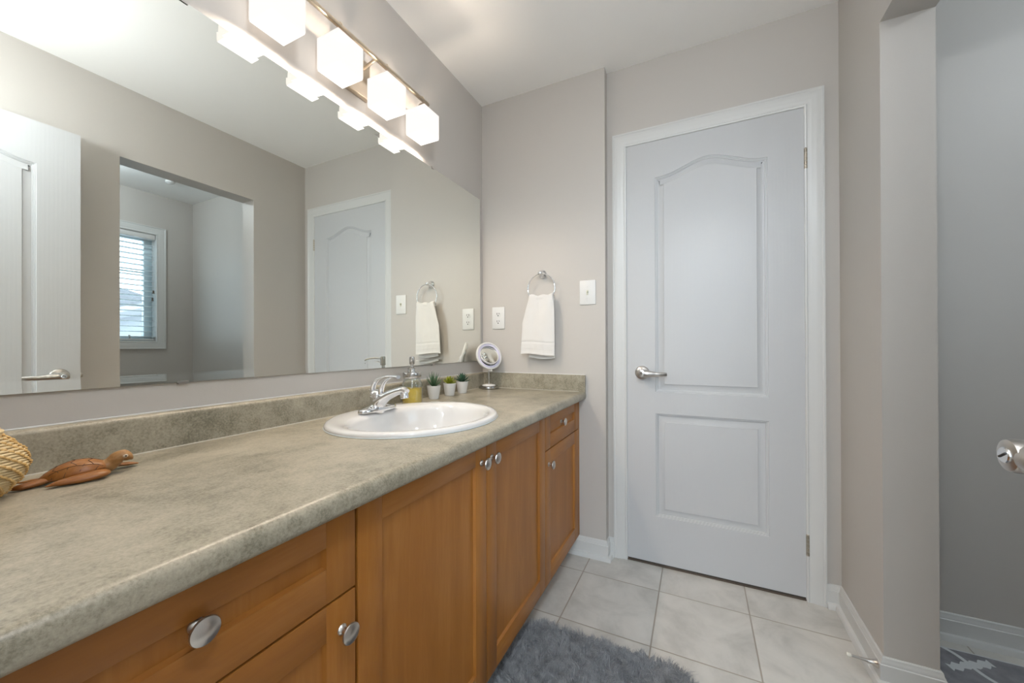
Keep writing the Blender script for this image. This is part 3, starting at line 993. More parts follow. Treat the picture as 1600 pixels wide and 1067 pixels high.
# outer underside shell
low = [bm.verts.new((SX + (SRX - .03) * math.cos(2 * PI * i / seg), SY + (SRY - .03) * math.sin(2 * PI * i / seg), ZC)) for i in range(seg)]
for i in range(seg): bm.faces.new((rings[0][i], low[i], low[(i + 1) % seg], rings[0][(i + 1) % seg]))
lw2 = [bm.verts.new((SX + .01 + (SRX - .07) * math.cos(2 * PI * i / seg), SY + (SRY - .07) * math.sin(2 * PI * i / seg), ZC - .10)) for i in range(seg)]
for i in range(seg): bm.faces.new((low[i], lw2[i], lw2[(i + 1) % seg], low[(i + 1) % seg]))
lw3 = [bm.verts.new((SX + .01 + 0.08 * math.cos(2 * PI * i / seg), SY + 0.08 * math.sin(2 * PI * i / seg), ZC - .148)) for i in range(seg)]
for i in range(seg): bm.faces.new((lw2[i], lw3[i], lw3[(i + 1) % seg], lw2[(i + 1) % seg]))
bm.faces.new(lw3)
link('basin', bm, M['porcelain'], sink, 60, recalc=True)
bm = BM(); lathe(bm, [(0.031, 0), (0.031, 0.003), (0.024, 0.005), (0.020, 0.002), (0.0, 0.001)], Matrix.Translation((SX + .022, SY, ZC - 0.1392)), 32)
link('drain', bm, M['chrome'], sink)
bm = BM(); lathe(bm, [(1.006, -0.0002), (1.010, 0.0012), (1.002, 0.0030)], Matrix.Translation((SX, SY, ZC)), 96, sx=SRX, sy=SRY, cap0=False, cap1=False)
link('sealant_bead', bm, simple('clear_grey_sealant', (0.55, 0.60, 0.62, 1), 0.3), sink)
# faint maker's mark
mk = BM()
TX, TY, TZ = 0.128, -0.924, ZC + 0.0138
for k in range(5):
    yy = -1.030 + k * 0.0052
    box(mk, 0.165, 0.168, yy, yy + 0.0035, ZC + 0.0138, ZC + 0.0142)
link('maker_mark', mk, simple('grey_print', (0.45, 0.48, 0.50, 1), 0.5), sink)

tap = thing('faucet', 'chrome single-lever faucet on the back ledge of the sink', 'faucet', (TX, TY, TZ))
bm = BM()
# oval base plate, raised in the middle
for (s, h, h2) in (((1, 0, 0.009)),):
    pass
n = 48; rr = []
for (s, h) in ((1.0, 0), (1.0, 0.007), (0.96, 0.0105), (0.86, 0.0125), (0.5, 0.018), (0.25, 0.024), (0.0001, 0.026)):
    rr.append([bm.verts.new((TX + 0.027 * s * math.copysign(abs(math.cos(2 * PI * i / n)) ** .8, math.cos(2 * PI * i / n)),
                             TY + 0.080 * s * math.sin(2 * PI * i / n), TZ + h)) for i in range(n)])
for a, b in zip(rr, rr[1:]):
    for i in range(n): bm.faces.new((a[i], a[(i + 1) % n], b[(i + 1) % n], b[i]))
bm.faces.new(rr[0]); bm.faces.new(rr[-1])
link('base_plate', bm, M['chrome'], tap, 50)
bm = BM()
pts = spline([(TX - .006, TY, TZ + .006), (TX + .008, TY, TZ + .030), (TX + .045, TY, TZ + .052), (TX + .085, TY, TZ + .068), (TX + .112, TY, TZ + .074), (TX + .128, TY, TZ + .069)], 7)
tube(bm, pts, lerp_list([.030, .025, .0185, .0160, .0150, .0120], len(pts)), 24, flat=lerp_list([1.0, .95, .85, .8, .8, .75], len(pts)), up=(-1, 0, .5))
link('spout', bm, M['chrome'], tap, 60)
bm = BM(); lathe(bm, [(.0125, 0), (.0125, -.006), (.0135, -.008), (.0135, -.019), (.0115, -.021)], axis_mat((TX + .116, TY, TZ + .068), (-.12, 0, 1)), 28)
link('aerator', bm, M['chrome'], tap)
bm = BM()
lathe(bm, [(.0235, 0.0), (.0235, .024), (.0225, .032), (.0240, .034), (.0240, .042), (.0205, .052), (.011, .058), (0, .060)], Matrix.Translation((TX - .004, TY, TZ + .012)), 36)
link('valve_body', bm, M['chrome'], tap)
bm = BM()
pts = spline([(TX - .020, TY, TZ + .050), (TX - .020, TY, TZ + .078), (TX - .004, TY, TZ + .101), (TX + .028, TY, TZ + .114), (TX + .062, TY, TZ + .118), (TX + .092, TY, TZ + .116)], 7)
tube(bm, pts, lerp_list([.0125, .0125, .0115, .0095, .0085, .0095], len(pts)), 18, flat=lerp_list([.65, .6, .5, .45, .5, .65], len(pts)), up=(-1, 0, 0.6))
pts = spline([(TX + .014, TY, TZ + .052), (TX + .018, TY, TZ + .075), (TX + .034, TY, TZ + .100), (TX + .060, TY, TZ + .114)], 6)
tube(bm, pts, lerp_list([.0125, .0115, .0095, .0070], len(pts)), 16, flat=lerp_list([.7, .6, .5, .45], len(pts)), up=(1, 0, -0.4))
lathe(bm, [(.0250, 0), (.0250, .006), (.018, .012), (.008, .015)], Matrix.Translation((TX - .003, TY, TZ + .044)), 32)
link('lever', bm, M['chrome'], tap, 60)
bm = BM(); tube(bm, [(TX - .028, TY - .004, TZ + .006), (TX - .028, TY - .004, TZ + .062)], .0024, 10); lathe(bm, [(.003, 0), (.006, .004), (.006, .009), (.003, .012)], Matrix.Translation((TX - .028, TY - .004, TZ + .060)), 16)
link('drain_rod', bm, M['chrome'], tap)

# ------------------------------------------------------------------ soap jar
BX, BY = 0.084, -0.699
jar = thing('soap_dispenser', 'glass jar soap dispenser with a steel pump and golden soap', 'soap dispenser', (BX, BY, ZC))
T = Matrix.Translation((BX, BY, ZC + .0006))
bm = BM()
out = [(.024, .0), (.0345, .0015), (.0395, .006), (.0408, .014), (.0404, .060), (.0410, .072), (.0395, .083), (.0345, .093), (.0325, .098), (.0322, .112)]
inn = [(q_ - .0022, max(h, .0025)) for q_, h in reversed(out)]
lathe(bm, out + inn, T, 44, cap0=True, cap1=True)
tube(bm, [T @ Vector((.0413 * math.cos(a), .0413 * math.sin(a), .072)) for a in [2 * PI * k / 44 for k in range(44)]], .0009, 6, closed=True)
link('glass_jar', bm, M['jar'], jar, 50)
bm = BM(); lathe(bm, [(.020, .0032), (.0320, .0042), (.0372, .008), (.0382, .014), (.0380, .060), (.0380, .0655), (.0, .0655)], T, 44, cap1=False)
link('soap', bm, M['soap'], jar, 40)
bm = BM(); tube(bm, [(BX, BY, ZC + .010), (BX, BY, ZC + .110)], .0026, 10)
link('dip_tube', bm, M['plastic'], jar)
bm = BM(); lathe(bm, [(.0350, .1045), (.0364, .1060), (.0352, .1080), (.0364, .1105), (.0364, .1240), (.0345, .1275), (.0170, .1280), (0, .1280)], T, 44)
link('lid', bm, M['steel'], jar, 30)
bm = BM()
lathe(bm, [(.0170, .1278), (.0170, .1330), (.0158, .1350), (.0158, .1440), (.0135, .1462), (.0068, .1475), (.0062, .1590), (.0098, .1600), (.0106, .1625), (.0106, .1850),
           (.0095, .1895), (.0, .1905)], T, 30)
nd = Vector((.62, -.78, 0))
P0 = Vector((BX, BY, ZC))
tube(bm, spline([P0 + nd * .006 + Vector((0, 0, .182)), P0 + nd * .036 + Vector((0, 0, .184)), P0 + nd * .062 + Vector((0, 0, .180)), P0 + nd * .072 + Vector((0, 0, .174))], 5), lerp_list([.0036, .0034, .0030, .0024], 16), 12)
link('pump', bm, M['steel'], jar, 45)


# ------------------------------------------------------------------ three small potted succulents
def pot(x, y, label):
    t = thing('potted_succulent', label, 'plant', (x, y, ZC), 'small white pots beside the soap dispenser')
    bm = BM(); T = Matrix.Translation((x, y, ZC + .0005))
    lathe(bm, [(.0205, 0), (.0218, .002), (.0300, .0560), (.0302, .0580), (.0280, .0580), (.0265, .0510), (0, .0500)], T, 40)
    link('pot', bm, M['potwhite'], t, 50)
    bm = BM(); lathe(bm, [(.026, .0512), (.012, .0535), (0, .0540)], T, 24); link('soil', bm, M['soil'], t)
    return t


def leaf(bm, base, d, L, w, th, curve=0.2, n=7):
    d = Vector(d).normalized(); side = d.cross(Vector((0, 0, 1)))
    if side.length < .05: side = Vector((1, 0, 0))
    side.normalize(); up = side.cross(d).normalized()
    pts, r = [], []
    for k in range(n):
        t = k / (n - 1)
        pts.append(Vector(base) + d * (L * t) + Vector((0, 0, 1)) * (curve * L * t * t) )
        r.append(max(.0003, w * (math.sin(PI * (0.18 + 0.82 * t)) ** .7 if t < .999 else 0.02)))
    tube(bm, pts, r, 8, flat=th, up=up)


random.seed(4)
PX = 0.065
p1 = pot(PX, -0.535, 'white pot with spiky grey-green aloe, nearest the soap jar')
bm = BM()
for k in range(16):
    a = k * 2.4; el = 0.55 + 0.9 * (k / 15)
    leaf(bm, (PX + .004 * math.cos(a), -0.535 + .004 * math.sin(a), ZC + .052), (math.cos(a) * math.cos(el), math.sin(a) * math.cos(el), math.sin(el)),
         .044 + .020 * (k / 15), .0038, .45, 0.10)
link('aloe_leaves', bm, M['leaf_aloe'], p1, 60)
p2 = pot(PX, -0.416, 'white pot with yellow-green succulent rosette, middle of the three')
bm = BM()
for k in range(22):
    a = k * 2.4; el = 0.20 + 1.2 * (k / 21)
    leaf(bm, (PX, -0.416, ZC + .053 + .004 * k / 21), (math.cos(a) * math.cos(el), math.sin(a) * math.cos(el), math.sin(el)), .040 - .006 * (k / 21), .0060, .40, 0.10)
link('rosette_leaves', bm, M['leaf_lime'], p2, 60)
p3 = pot(PX, -0.310, 'white pot with dark blue-green succulent, nearest the makeup mirror')
bm = BM()
for k in range(24):
    a = k * 2.4 + .4; el = 0.20 + 1.15 * (k / 23)
    leaf(bm, (PX, -0.310, ZC + .053 + .006 * k / 23), (math.cos(a) * math.cos(el), math.sin(a) * math.cos(el), math.sin(el)), .045 - .006 * (k / 23), .0052, .45, 0.12)
link('rosette_leaves', bm, M['leaf_dark'], p3, 60)

# ------------------------------------------------------------------ makeup mirror
VX, VY = 0.090, -0.086
vm = thing('makeup_mirror', 'round white-rimmed makeup mirror on a chrome foot', 'mirror', (VX, VY, ZC))
T = Matrix.Translation((VX, VY, ZC + .0006))
bm = BM(); lathe(bm, [(.050, 0), (.0545, .0015), (.0560, .007), (.0545, .013), (.047, .0165), (0, .017)], T, 48); link('foot', bm, M['steel'], vm, 50)
bm = BM(); lathe(bm, [(.0365, .0145), (.0365, .0175), (.034, .021), (.018, .0245), (0, .0255)], T, 40); link('foot_cap', bm, M['plastic'], vm, 50)
bm = BM(); tube(bm, [(VX, VY, ZC + .020), (VX, VY, ZC + .100)], .0042, 16); link('stem', bm, M['chrome'], vm)
nrm_ = Vector((.84, -.54, 0)).normalized() * math.cos(math.radians(17)) + Vector((0, 0, 1)) * math.sin(math.radians(17))
DC = Vector((VX, VY, 1.003))
A = axis_mat(DC, nrm_)
bm = BM(); lathe(bm, [(.0, -.016), (.055, -.015), (.0725, -.009), (.0740, -.004)], A, 56, cap1=False); link('back_shell', bm, M['chrome'], vm, 50)
bm = BM(); lathe(bm, [(.0740, -.005), (.0765, -.002), (.0770, .004), (.0745, .0085), (.0690, .0090), (.0680, .0050)], A, 64, cap0=False, cap1=False); link('rim', bm, M['plastic'], vm, 50)
bm = BM(); lathe(bm, [(.0685, .0050), (.0560, .0040)], A, 64, cap0=False, cap1=False); link('light_ring', bm, M['lilac'], vm)
A2 = A @ Matrix.Rotation(math.radians(-17 if (A.to_3x3() @ Vector((0, 1, 0))).z > 0 else 17), 4, 'X') @ Matrix.Translation((0, 0, .004))
bm = BM(); lathe(bm, [(.0545, -.0060), (.0550, .0060), (.0515, .0065), (.0500, .0035)], A2, 64, cap0=False, cap1=False); link('inner_bezel', bm, M['plastic'], vm)
bm = BM(); lathe(bm, [(.0505, .0040), (0, .0036)], A2, 64, cap0=False); link('mirror_glass', bm, M['mirror'], vm)
low_pt = A @ Vector((0, -.077, 0)) if (A @ Vector((0, -.077, 0))).z < DC.z else A @ Vector((0, .077, 0))
bm = BM(); box(bm, -.009, .009, -.007, .007, -.012, .010, .002, mat=Matrix.Translation(low_pt + Vector((-.003, .003, .002)))); link('bracket', bm, M['plastic'], vm)
bm = BM(); tube(bm, [(VX, VY, ZC + .095), (VX + (low_pt.x - VX) * .5, VY + (low_pt.y - VY) * .5, ZC + .101), tuple(low_pt + Vector((-.003, .003, -.008)))], .0050, 14); link('swivel', bm, M['chrome'], vm)

# ------------------------------------------------------------------ towel ring and towel
RX = 0.380; RZ = 1.3585; RR = 0.0755; RY = -0.040
tr = thing('towel_ring', 'chrome towel ring on a round wall mount', 'towel ring', (RX - .006, 0, 1.438))
bm = BM(); lathe(bm, [(.0225, .0005), (.0235, .003), (.0225, .008), (.0160, .012), (.0120, .016), (.0105, .040), (.0115, .046), (.008, .050), (0, .051)], axis_mat((RX - .006, 0, 1.438), (0, -1, 0)), 36)
link('wall_mount', bm, M['chrome'], tr, 50)
bm = BM(); tube(bm, [(RX + RR * math.sin(a), RY, RZ + RR * math.cos(a)) for a in [2 * PI * k / 64 for k in range(64)]], .0034, 12, closed=True)
link('ring', bm, M['chrome'], tr, 60)


def towel_layer(bm, yf, th, ztop, zbot, xl, xr, ph, groove=True, bulge=0.006):
    """closed slab, xl / xr functions of s (0 top .. 1 bottom)"""
    nu, nv = 30, 70; F = []; Bk = []
    for j in range(nv + 1):
        s = j / nv; z = ztop + (zbot - ztop) * s
        a, b = xl(s), xr(s); fr, bk = [], []
        for i in range(nu + 1):
            t = i / nu; x = a + (b - a) * t
            fold = bulge * (math.sin(t * PI) ** .6) + 0.0035 * math.sin(t * 9 + ph + s * 1.6) * (1 - s * .5) + .0015 * noise.noise(Vector((x * 40, ph, z * 18)))
            edge = min(t, 1 - t) * nu
            tt = th * (min(1.0, .35 + .65 * math.sqrt(min(edge, 2) / 2)))
            g = 0.0
            if groove:
                zr = z - zbot
                if .060 < zr < .066: g = .0016
                if .020 < zr < .0235 or .013 < zr < .016: g = .0012
            zz = z + .004 * math.sin(t * 5 + ph) * s - .003 * (t - .5) * s
            fr.append(bm.verts.new((x, yf - fold + g - (tt - th) * -1 * 0 , zz)))
            bk.append(bm.verts.new((x, yf - fold + tt + .0, zz)))
        F.append(fr); Bk.append(bk)
    for j in range(nv):
        for i in range(nu):
            bm.faces.new((F[j][i], F[j + 1][i], F[j + 1][i + 1], F[j][i + 1]))
            bm.faces.new((Bk[j][i], Bk[j][i + 1], Bk[j + 1][i + 1], Bk[j + 1][i]))
        bm.faces.new((F[j][0], Bk[j][0], Bk[j + 1][0], F[j + 1][0])); bm.faces.new((F[j][nu], F[j + 1][nu], Bk[j + 1][nu], Bk[j][nu]))
    for i in range(nu):
        bm.faces.new((F[0][i], F[0][i + 1], Bk[0][i + 1], Bk[0][i])); bm.faces.new((F[nv][i], Bk[nv][i], Bk[nv][i + 1], F[nv][i + 1]))


ez = lambda s: s * s * (3 - 2 * s)
bm = BM()
towel_layer(bm, -.054, .010, 1.318, 1.012, lambda s: .318 - .030 * min(1, s * 2.2) - .020 * s, lambda s: .446 + .010 * min(1, s * 4), 0.4)
towel_layer(bm, -.030, .010, 1.318, .992, lambda s: .322 - .018 * s, lambda s: .446 + .004 * s, 1.9, bulge=.002)
# fold over the ring
nn = 30
prev = None
for i in range(nn + 1):
    t = i / nn; x = .318 + (.446 - .318) * t
    dz = -0.006 * math.sin(PI * t) + 0.003 * math.sin(t * 14)
    ring = [bm.verts.new((x, -.042 + .0165 * math.cos(a) * (1.0 + .1 * math.sin(t * PI)), 1.312 + dz + .017 * math.sin(a))) for a in [PI * k / 10 for k in range(11)]]
    ring += [bm.verts.new((x, -.042 - .0165, 1.300)), bm.verts.new((x, -.042 + .0165, 1.300))]
    if prev:
        for k in range(len(ring)):
            bm.faces.new((prev[k], prev[(k + 1) % len(ring)], ring[(k + 1) % len(ring)], ring[k]))
    else: bm.faces.new(ring)
    prev = ring
bm.faces.new(prev)
tag(link('hand_towel', bm, M['terry'], None, 60), 'white cotton hand towel folded over the towel ring', 'towel')

# ------------------------------------------------------------------ outlet and switch
ot = thing('wall_outlet', 'white double power outlet beside the mirror', 'outlet', (0.1065, 0, 1.2145))
bm = BM(); box(bm, .0670, .1460, -.006, 0, 1.153, 1.276, .003); link('cover_plate', bm, M['plastic'], ot)
for zc in (1.234, 1.192):
    bm = BM(); prism(bm, [(0.1065 + .0165 * math.copysign(min(1, abs(math.cos(a)) * 1.18), math.cos(a)), zc + .0145 * math.sin(a)) for a in [2 * PI * k / 28 for k in range(28)]], 'y', -.0078, -.005)
    s = link('socket', bm, M['plastic'], ot)
    bm = BM()
    box(bm, .1065 - .0080, .1065 - .0050, -.0082, -.007, zc - .001, zc + .0095); box(bm, .1065 + .0050, .1065 + .0080, -.0082, -.007, zc + .0005, zc + .0090)
    lathe(bm, [(.0034, 0), (.0034, .0004)], axis_mat((.1065, -.0078, zc - .0065), (0, -1, 0)), 12)
    link('slot', bm, M['dark'], s)
bm = BM(); lathe(bm, [(.0030, 0), (.0030, .0008), (.002, .0012)], axis_mat((.1065, -.006, 1.213), (0, -1, 0)), 12); link('screw', bm, M['plastic'], ot)
sw_ = thing('light_switch', 'white toggle light switch plate left of the door', 'light switch', (0.6165, 0, 1.3255))
bm = BM(); box(bm, .5755, .6575, -.006, 0, 1.2645, 1.3875, .003); link('cover_plate', bm, M['plastic'], sw_)
bm = BM(); box(bm, .6115, .6215, -.0075, -.005, 1.3135, 1.3375, .001); box(bm, .6130, .6200, -.016, -.006, 1.324, 1.333, .0015, mat=None); link('toggle', bm, M['ivory'], sw_)
for zc in (1.3555, 1.2955):
    bm = BM(); lathe(bm, [(.0030, 0), (.0030, .0008), (.002, .0012)], axis_mat((.6165, -.006, zc), (0, -1, 0)), 12); link('screw', bm, M['plastic'], sw_)

# ------------------------------------------------------------------ big wall mirror with bevelled edge
MY0, MY1, MZ0, MZ1, MX = -1.905, -0.036, 0.9735, 1.8885, 0.0060
mir = thing('wall_mirror', 'very large wall mirror hanging above the long countertop', 'mirror', (0, -0.97, MZ0))
bm = BM(); bw = 0.022; dt = 0.0010
o4 = [(MY0, MZ0), (MY1, MZ0), (MY1, MZ1), (MY0, MZ1)]; i4 = [(MY0 + bw, MZ0 + bw), (MY1 - bw, MZ0 + bw), (MY1 - bw, MZ1 - bw), (MY0 + bw, MZ1 - bw)]
ov = [bm.verts.new((MX + dt, y, z)) for y, z in o4]; iv = [bm.verts.new((MX, y, z)) for y, z in i4]; bv = [bm.verts.new((0.0005, y, z)) for y, z in o4]
bm.faces.new(iv)
for k in range(4): bm.faces.new((ov[k], ov[(k + 1) % 4], iv[(k + 1) % 4], iv[k]))
for k in range(4):
    f = bm.faces.new((bv[k], bv[(k + 1) % 4], ov[(k + 1) % 4], ov[k])); f.material_index = 1
bm.faces.new(bv).material_index = 1
link('glass', bm, [M['mirror'], M['mirror_edge']], mir, 0)
for y, z in ((-0.463, MZ1), (-1.420, MZ1), (-0.463, MZ0), (-1.420, MZ0)):
    bm = BM(); s = 1 if z > 1.5 else -1
    box(bm, 0.0005, 0.0095, y - .010, y + .010, min(z, z + s * .004), max(z, z + s * .004)); box(bm, 0.0078, 0.0095, y - .010, y + .010, min(z - s * .004, z + s * .004), max(z - s * .004, z + s * .004))
    link('mirror_clip', bm, M['nickel'], mir)

# ------------------------------------------------------------------ vanity light
VL = thing('vanity_light', 'four-shade vanity light bar glowing above the mirror', 'wall light', (0, -0.933, 2.05))
bm = BM(); box(bm, 0.0005, 0.022, -1.013, -0.853, 1.968, 2.105, .003); link('backplate', bm, M['rail_metal'], VL)
bm = BM(); box(bm, 0.077, 0.089, -1.300, -0.590, 2.082, 2.095, .0015); link('rail', bm, M['rail_metal'], VL)
for y in (-0.885, -0.981):
    bm = BM(); tube(bm, [(0.018, y, 2.070), (0.083, y, 2.086)], .0055, 12); link('arm', bm, M['rail_metal'], VL)
for yc in (-1.2390, -1.0355, -0.8320, -0.6285):
    xc_ = 0.083; hs = 0.048; zb_, zt_ = 1.930, 2.033
    bm = BM(); th = 0.004
    # open-topped square glass, slightly flared
    q = lambda r, z: [bm.verts.new((xc_ + sx * r, yc + sy * r, z)) for sx, sy in ((-1, -1), (1, -1), (1, 1), (-1, 1))]
    ro = [q(hs * .97, zb_), q(hs, zb_ + .006), q(hs, zt_), q(hs - th, zt_), q(hs - th, zb_ + th)]
    f = bm.faces.new(ro[0]); f.material_index = 1
    for a, b in zip(ro, ro[1:]):
        for k in range(4): bm.faces.new((a[k], a[(k + 1) % 4], b[(k + 1) % 4], b[k]))
    f = bm.faces.new(ro[-1]); f.material_index = 1
    sh = link('glass_shade', bm, [M['shade_side'], M['shade_base']], VL, 0)
    bm = BM(); box(bm, xc_ - .037, xc_ + .037, yc - .037, yc + .037, zt_ - .002, zt_ + .006, .0015)
    lathe(bm, [(.017, .006), (.017, .030), (.012, .036), (.006, .040)], Matrix.Translation((xc_, yc, zt_)), 24)
    lathe(bm, [(.0065, .056), (.0065, .066), (.003, .070)], Matrix.Translation((xc_, yc, zt_)), 16)
    link('lamp_holder', bm, M['rail_metal'], sh)
    ld = bpy.data.lights.new('vanity_bulb', 'POINT'); ld.energy = BULB_W; ld.color = (1.0, 0.83, 0.66); ld.shadow_soft_size = 0.022
    ld.cycles.use_multiple_importance_sampling = False
    lo = bpy.data.objects.new('vanity_bulb', ld); C.objects.link(lo); lo.parent = VL
    lo.location = Vector((xc_, yc, 1.962)) - VL.location

# ------------------------------------------------------------------ added fill lamps, out of view (bathroom bowl, bedroom globe)
BXc, BYc = 1.20, -1.72
bc = thing('ceiling_light', 'added hanging bowl fill light, unseen above the camera', 'ceiling light', (BXc, BYc, H))
T = Matrix.Translation((BXc, BYc, H))
bm = BM(); lathe(bm, [(.065, -.0005), (.065, -.012), (.012, -.022), (.008, -.030), (.008, -.480), (.014, -.482), (0, -.510)], T, 32); link('fill_light_canopy', bm, M['nickel'], bc)
bm = BM(); lathe(bm, [(.120, -.475), (.116, -.492), (.095, -.512), (.060, -.523), (0, -.527)], T, 48, cap0=False); link('fill_light_bowl', bm, M['dome'], bc)
ld = bpy.data.lights.new('ceiling_bulb', 'POINT'); ld.energy = BATH_FILL_W; ld.color = (0.90, 0.95, 1.0); ld.shadow_soft_size = 0.06
lo = bpy.data.objects.new('ceiling_bulb', ld); C.objects.link(lo); lo.parent = bc; lo.location = (-0.030, 0, -0.483)

bc = thing('ceiling_light', 'added round globe fill light, unseen in the bedroom behind the camera', 'ceiling light', (1.3, -3.3, H))
bm = BM(); lathe(bm, [(.07, -.0005), (.07, -.02), (.02, -.03), (.02, -.09)], Matrix.Translation((1.3, -3.3, H)), 32); link('fill_light_canopy', bm, M['nickel'], bc)
bm = BM(); lathe(bm, [(.16 * math.sin(PI * k / 16) + (0 if 0 < k < 16 else 0), .16 * math.cos(PI * k / 16) - .24) for k in range(17)], Matrix.Translation((1.3, -3.3, H)), 40); link('fill_light_globe', bm, M['dome'], bc)
ld = bpy.data.lights.new('ceiling_bulb', 'POINT'); ld.energy = BEDROOM_FILL_W; ld.color = (0.84, 0.92, 1.0); ld.shadow_soft_size = 0.14
lo = bpy.data.objects.new('ceiling_bulb', ld); C.objects.link(lo); lo.parent = bc; lo.location = (0, 0, -0.24)

# ------------------------------------------------------------------ woven basket
KX, KY = 0.135, -1.746
bk = thing('woven_basket', 'round woven cane basket with a lid at the left end of the counter', 'basket', (KX, KY, ZC))


def bprof(h):   # h 0..1 -> radius
    ks = [(0, .034), (.12, .045), (.30, .058), (.50, .0635), (.68, .060), (.85, .048), (1.0, .035)]
    for (a, ra), (b, rb) in zip(ks, ks[1:]):
        if h <= b:
            t = (h - a) / (b - a); t = t * t * (3 - 2 * t) * .4 + t * .6; return ra + (rb - ra) * t
    return ks[-1][1]


BH = 0.098
bm = BM()
lathe(bm, [(bprof(k / 20) - .0018, .001 + BH * k / 20) for k in range(21)], Matrix.Translation((KX, KY, ZC)), 48)
NR = 22
for k in range(NR):
    h = (k + .5) / NR; r = bprof(h)
    tube(bm, [(KX + (r) * math.cos(a), KY + r * math.sin(a), ZC + .002 + BH * h + .0010 * math.sin(a * 3)) for a in [2 * PI * i / 60 for i in range(60)]], .0024, 8, closed=True, flat=.95)
link('basket_body', bm, M['cane'], bk, 60)
bm = BM()
for j in range(18):
    a0 = 2 * PI * j / 18
    pts = [];
    for i in range(89):
        h = .02 + .96 * i / 88; a = a0 - h * 2.3; r = bprof(h) + .0022 + .0014 * math.sin(h * NR * 2 * PI)
        pts.append((KX + r * math.cos(a), KY + r * math.sin(a), ZC + .002 + BH * h))
    tube(bm, pts, .0017, 6)
link('weave', bm, M['stitch'], bk, 60)
bm = BM()
lathe(bm, [(.0365, 0), (.0385, .003), (.0375, .007), (.030, .0105), (.014, .0125), (0, .013)], Matrix.Translation((KX, KY, ZC + BH)), 40)
for k, (r, z) in enumerate(((.0375, .002), (.0385, .0050), (.035, .0095), (.029, .0118), (.022, .0128), (.014, .0134))):
    tube(bm, [(KX + r * math.cos(a), KY + r * math.sin(a), ZC + BH + z) for a in [2 * PI * i / 44 for i in range(44)]], .0024, 8, closed=True)
lathe(bm, [(.004, .012), (.0035, .019), (.007, .024), (.006, .029), (0, .031)], Matrix.Translation((KX, KY, ZC + BH)), 20)
link('lid', bm, M['cane'], bk, 60)

# ------------------------------------------------------------------ carved wooden turtle
TL = Vector((0.1255, -1.626, ZC))       # middle of the shell on the counter
ax = Vector((0.30, 0.954, 0)).normalized(); sd = Vector((ax.y, -ax.x, 0)); zz = Vector((0, 0, 1))
tu = thing('turtle_figurine', 'small carved wooden sea turtle figurine beside the basket', 'figurine', tuple(TL))


def tp(a, s, z): return TL + ax * (a * 0.92) + sd * s + zz * z


bm = BM()
nl, nr = 26, 28
rings = []
for i in range(nl + 1):
    t = i / nl; a = -.0475 + .095 * t
    wd = .0290 * (math.sin(PI * min(1, max(0, .02 + t * .98))) ** .55) * (0.80 + .30 * t) if 0 < t < 1 else .0008
    lift = .006 + .011 * t
    top = .0245 * (math.sin(PI * (t * .96 + .02)) ** .8) * (1 - .15 * t)
    ring = []
    for k in range(nr):
        th = 2 * PI * k / nr; s = wd * math.cos(th); z = math.sin(th)
        z = lift + (top * z if z > 0 else .0045 * z)
        if z - lift > 0 and abs(math.cos(th)) > .80: z = lift + .003 + (z - lift - .003) * .65
        ring.append(bm.verts.new(tp(a, s, z)))
    rings.append(ring)
for a, b in zip(rings, rings[1:]):
    for k in range(nr): bm.faces.new((a[k], a[(k + 1) % nr], b[(k + 1) % nr], b[k]))
bm.faces.new(rings[0]); bm.faces.new(rings[-1])
link('shell', bm, M['carved'], tu, 60)


def shell_z(a, s):
    t = (a + .0475) / .095; wd = .0290 * (math.sin(PI * (.02 + t * .98)) ** .55) * (.80 + .30 * t)
    c = max(-1, min(1, s / max(wd, 1e-4))); top = .0245 * (math.sin(PI * (t * .96 + .02)) ** .8) * (1 - .15 * t)
    z = top * math.sqrt(max(0, 1 - c * c))
    if abs(c) > .8: z = .003 + (z - .003) * .65
    return .006 + .011 * t + z


bm = BM()
lines = [[(-.040, .0), (.040, 0)], [(-.036, .013), (-.015, .018), (.010, .021), (.036, .016)], [(-.036, -.013), (-.015, -.018), (.010, -.021), (.036, -.016)]]
for a in (-.022, 0.0, .022): lines += [[(a, 0), (a - .006, .010), (a + .002, .019)], [(a, 0), (a - .006, -.010), (a + .002, -.019)]]
for a in (-.028, -.008, .012, .030): lines += [[(a, .0185), (a - .006, .026)], [(a, -.0185), (a - .006, -.026)]]
for L in lines:
    P = []
    for (a0, s0), (a1, s1) in zip(L, L[1:]):
        for k in range(9):
            t = k / 8; a = a0 + (a1 - a0) * t; s = s0 + (s1 - s0) * t; P.append(tp(a, s, shell_z(a, s) + .0001))
    tube(bm, P, .00045, 5)
link('shell_carving', bm, M['cab_dark'], tu)
bm = BM()
pts = spline([tp(.026, 0, .0125), tp(.040, 0, .0145), tp(.048, 0, .0195), tp(.0555, 0, .0270), tp(.064, 0, .0290), tp(.0725, 0, .0245), tp(.0770, 0, .0205)], 6)
tube(bm, pts, lerp_list([.0150, .0150, .0125, .0122, .0122, .0082, .0024], len(pts)), 22, flat=lerp_list([.8, .85, .92, .95, .9, .8, .7], len(pts)))
link('head', bm, M['carved_light'], tu, 70)
for s in (-1, 1):
    bm = BM(); bmesh.ops.create_uvsphere(bm, u_segments=16, v_segments=10, radius=.0042)
    bmesh.ops.scale(bm, vec=(1, 1, .8), verts=bm.verts); bmesh.ops.translate(bm, vec=tp(.0662, s * .0098, .0300), verts=bm.verts)
    e = link('eye', bm, simple('pale_eye_inlay', (.45, .36, .27, 1), .3), tu, 60)
    bm = BM(); bmesh.ops.create_uvsphere(bm, u_segments=12, v_segments=8, radius=.0019); bmesh.ops.translate(bm, vec=tp(.0668, s * .0123, .0302), verts=bm.verts)
    link('pupil', bm, M['dark'], e, 60)


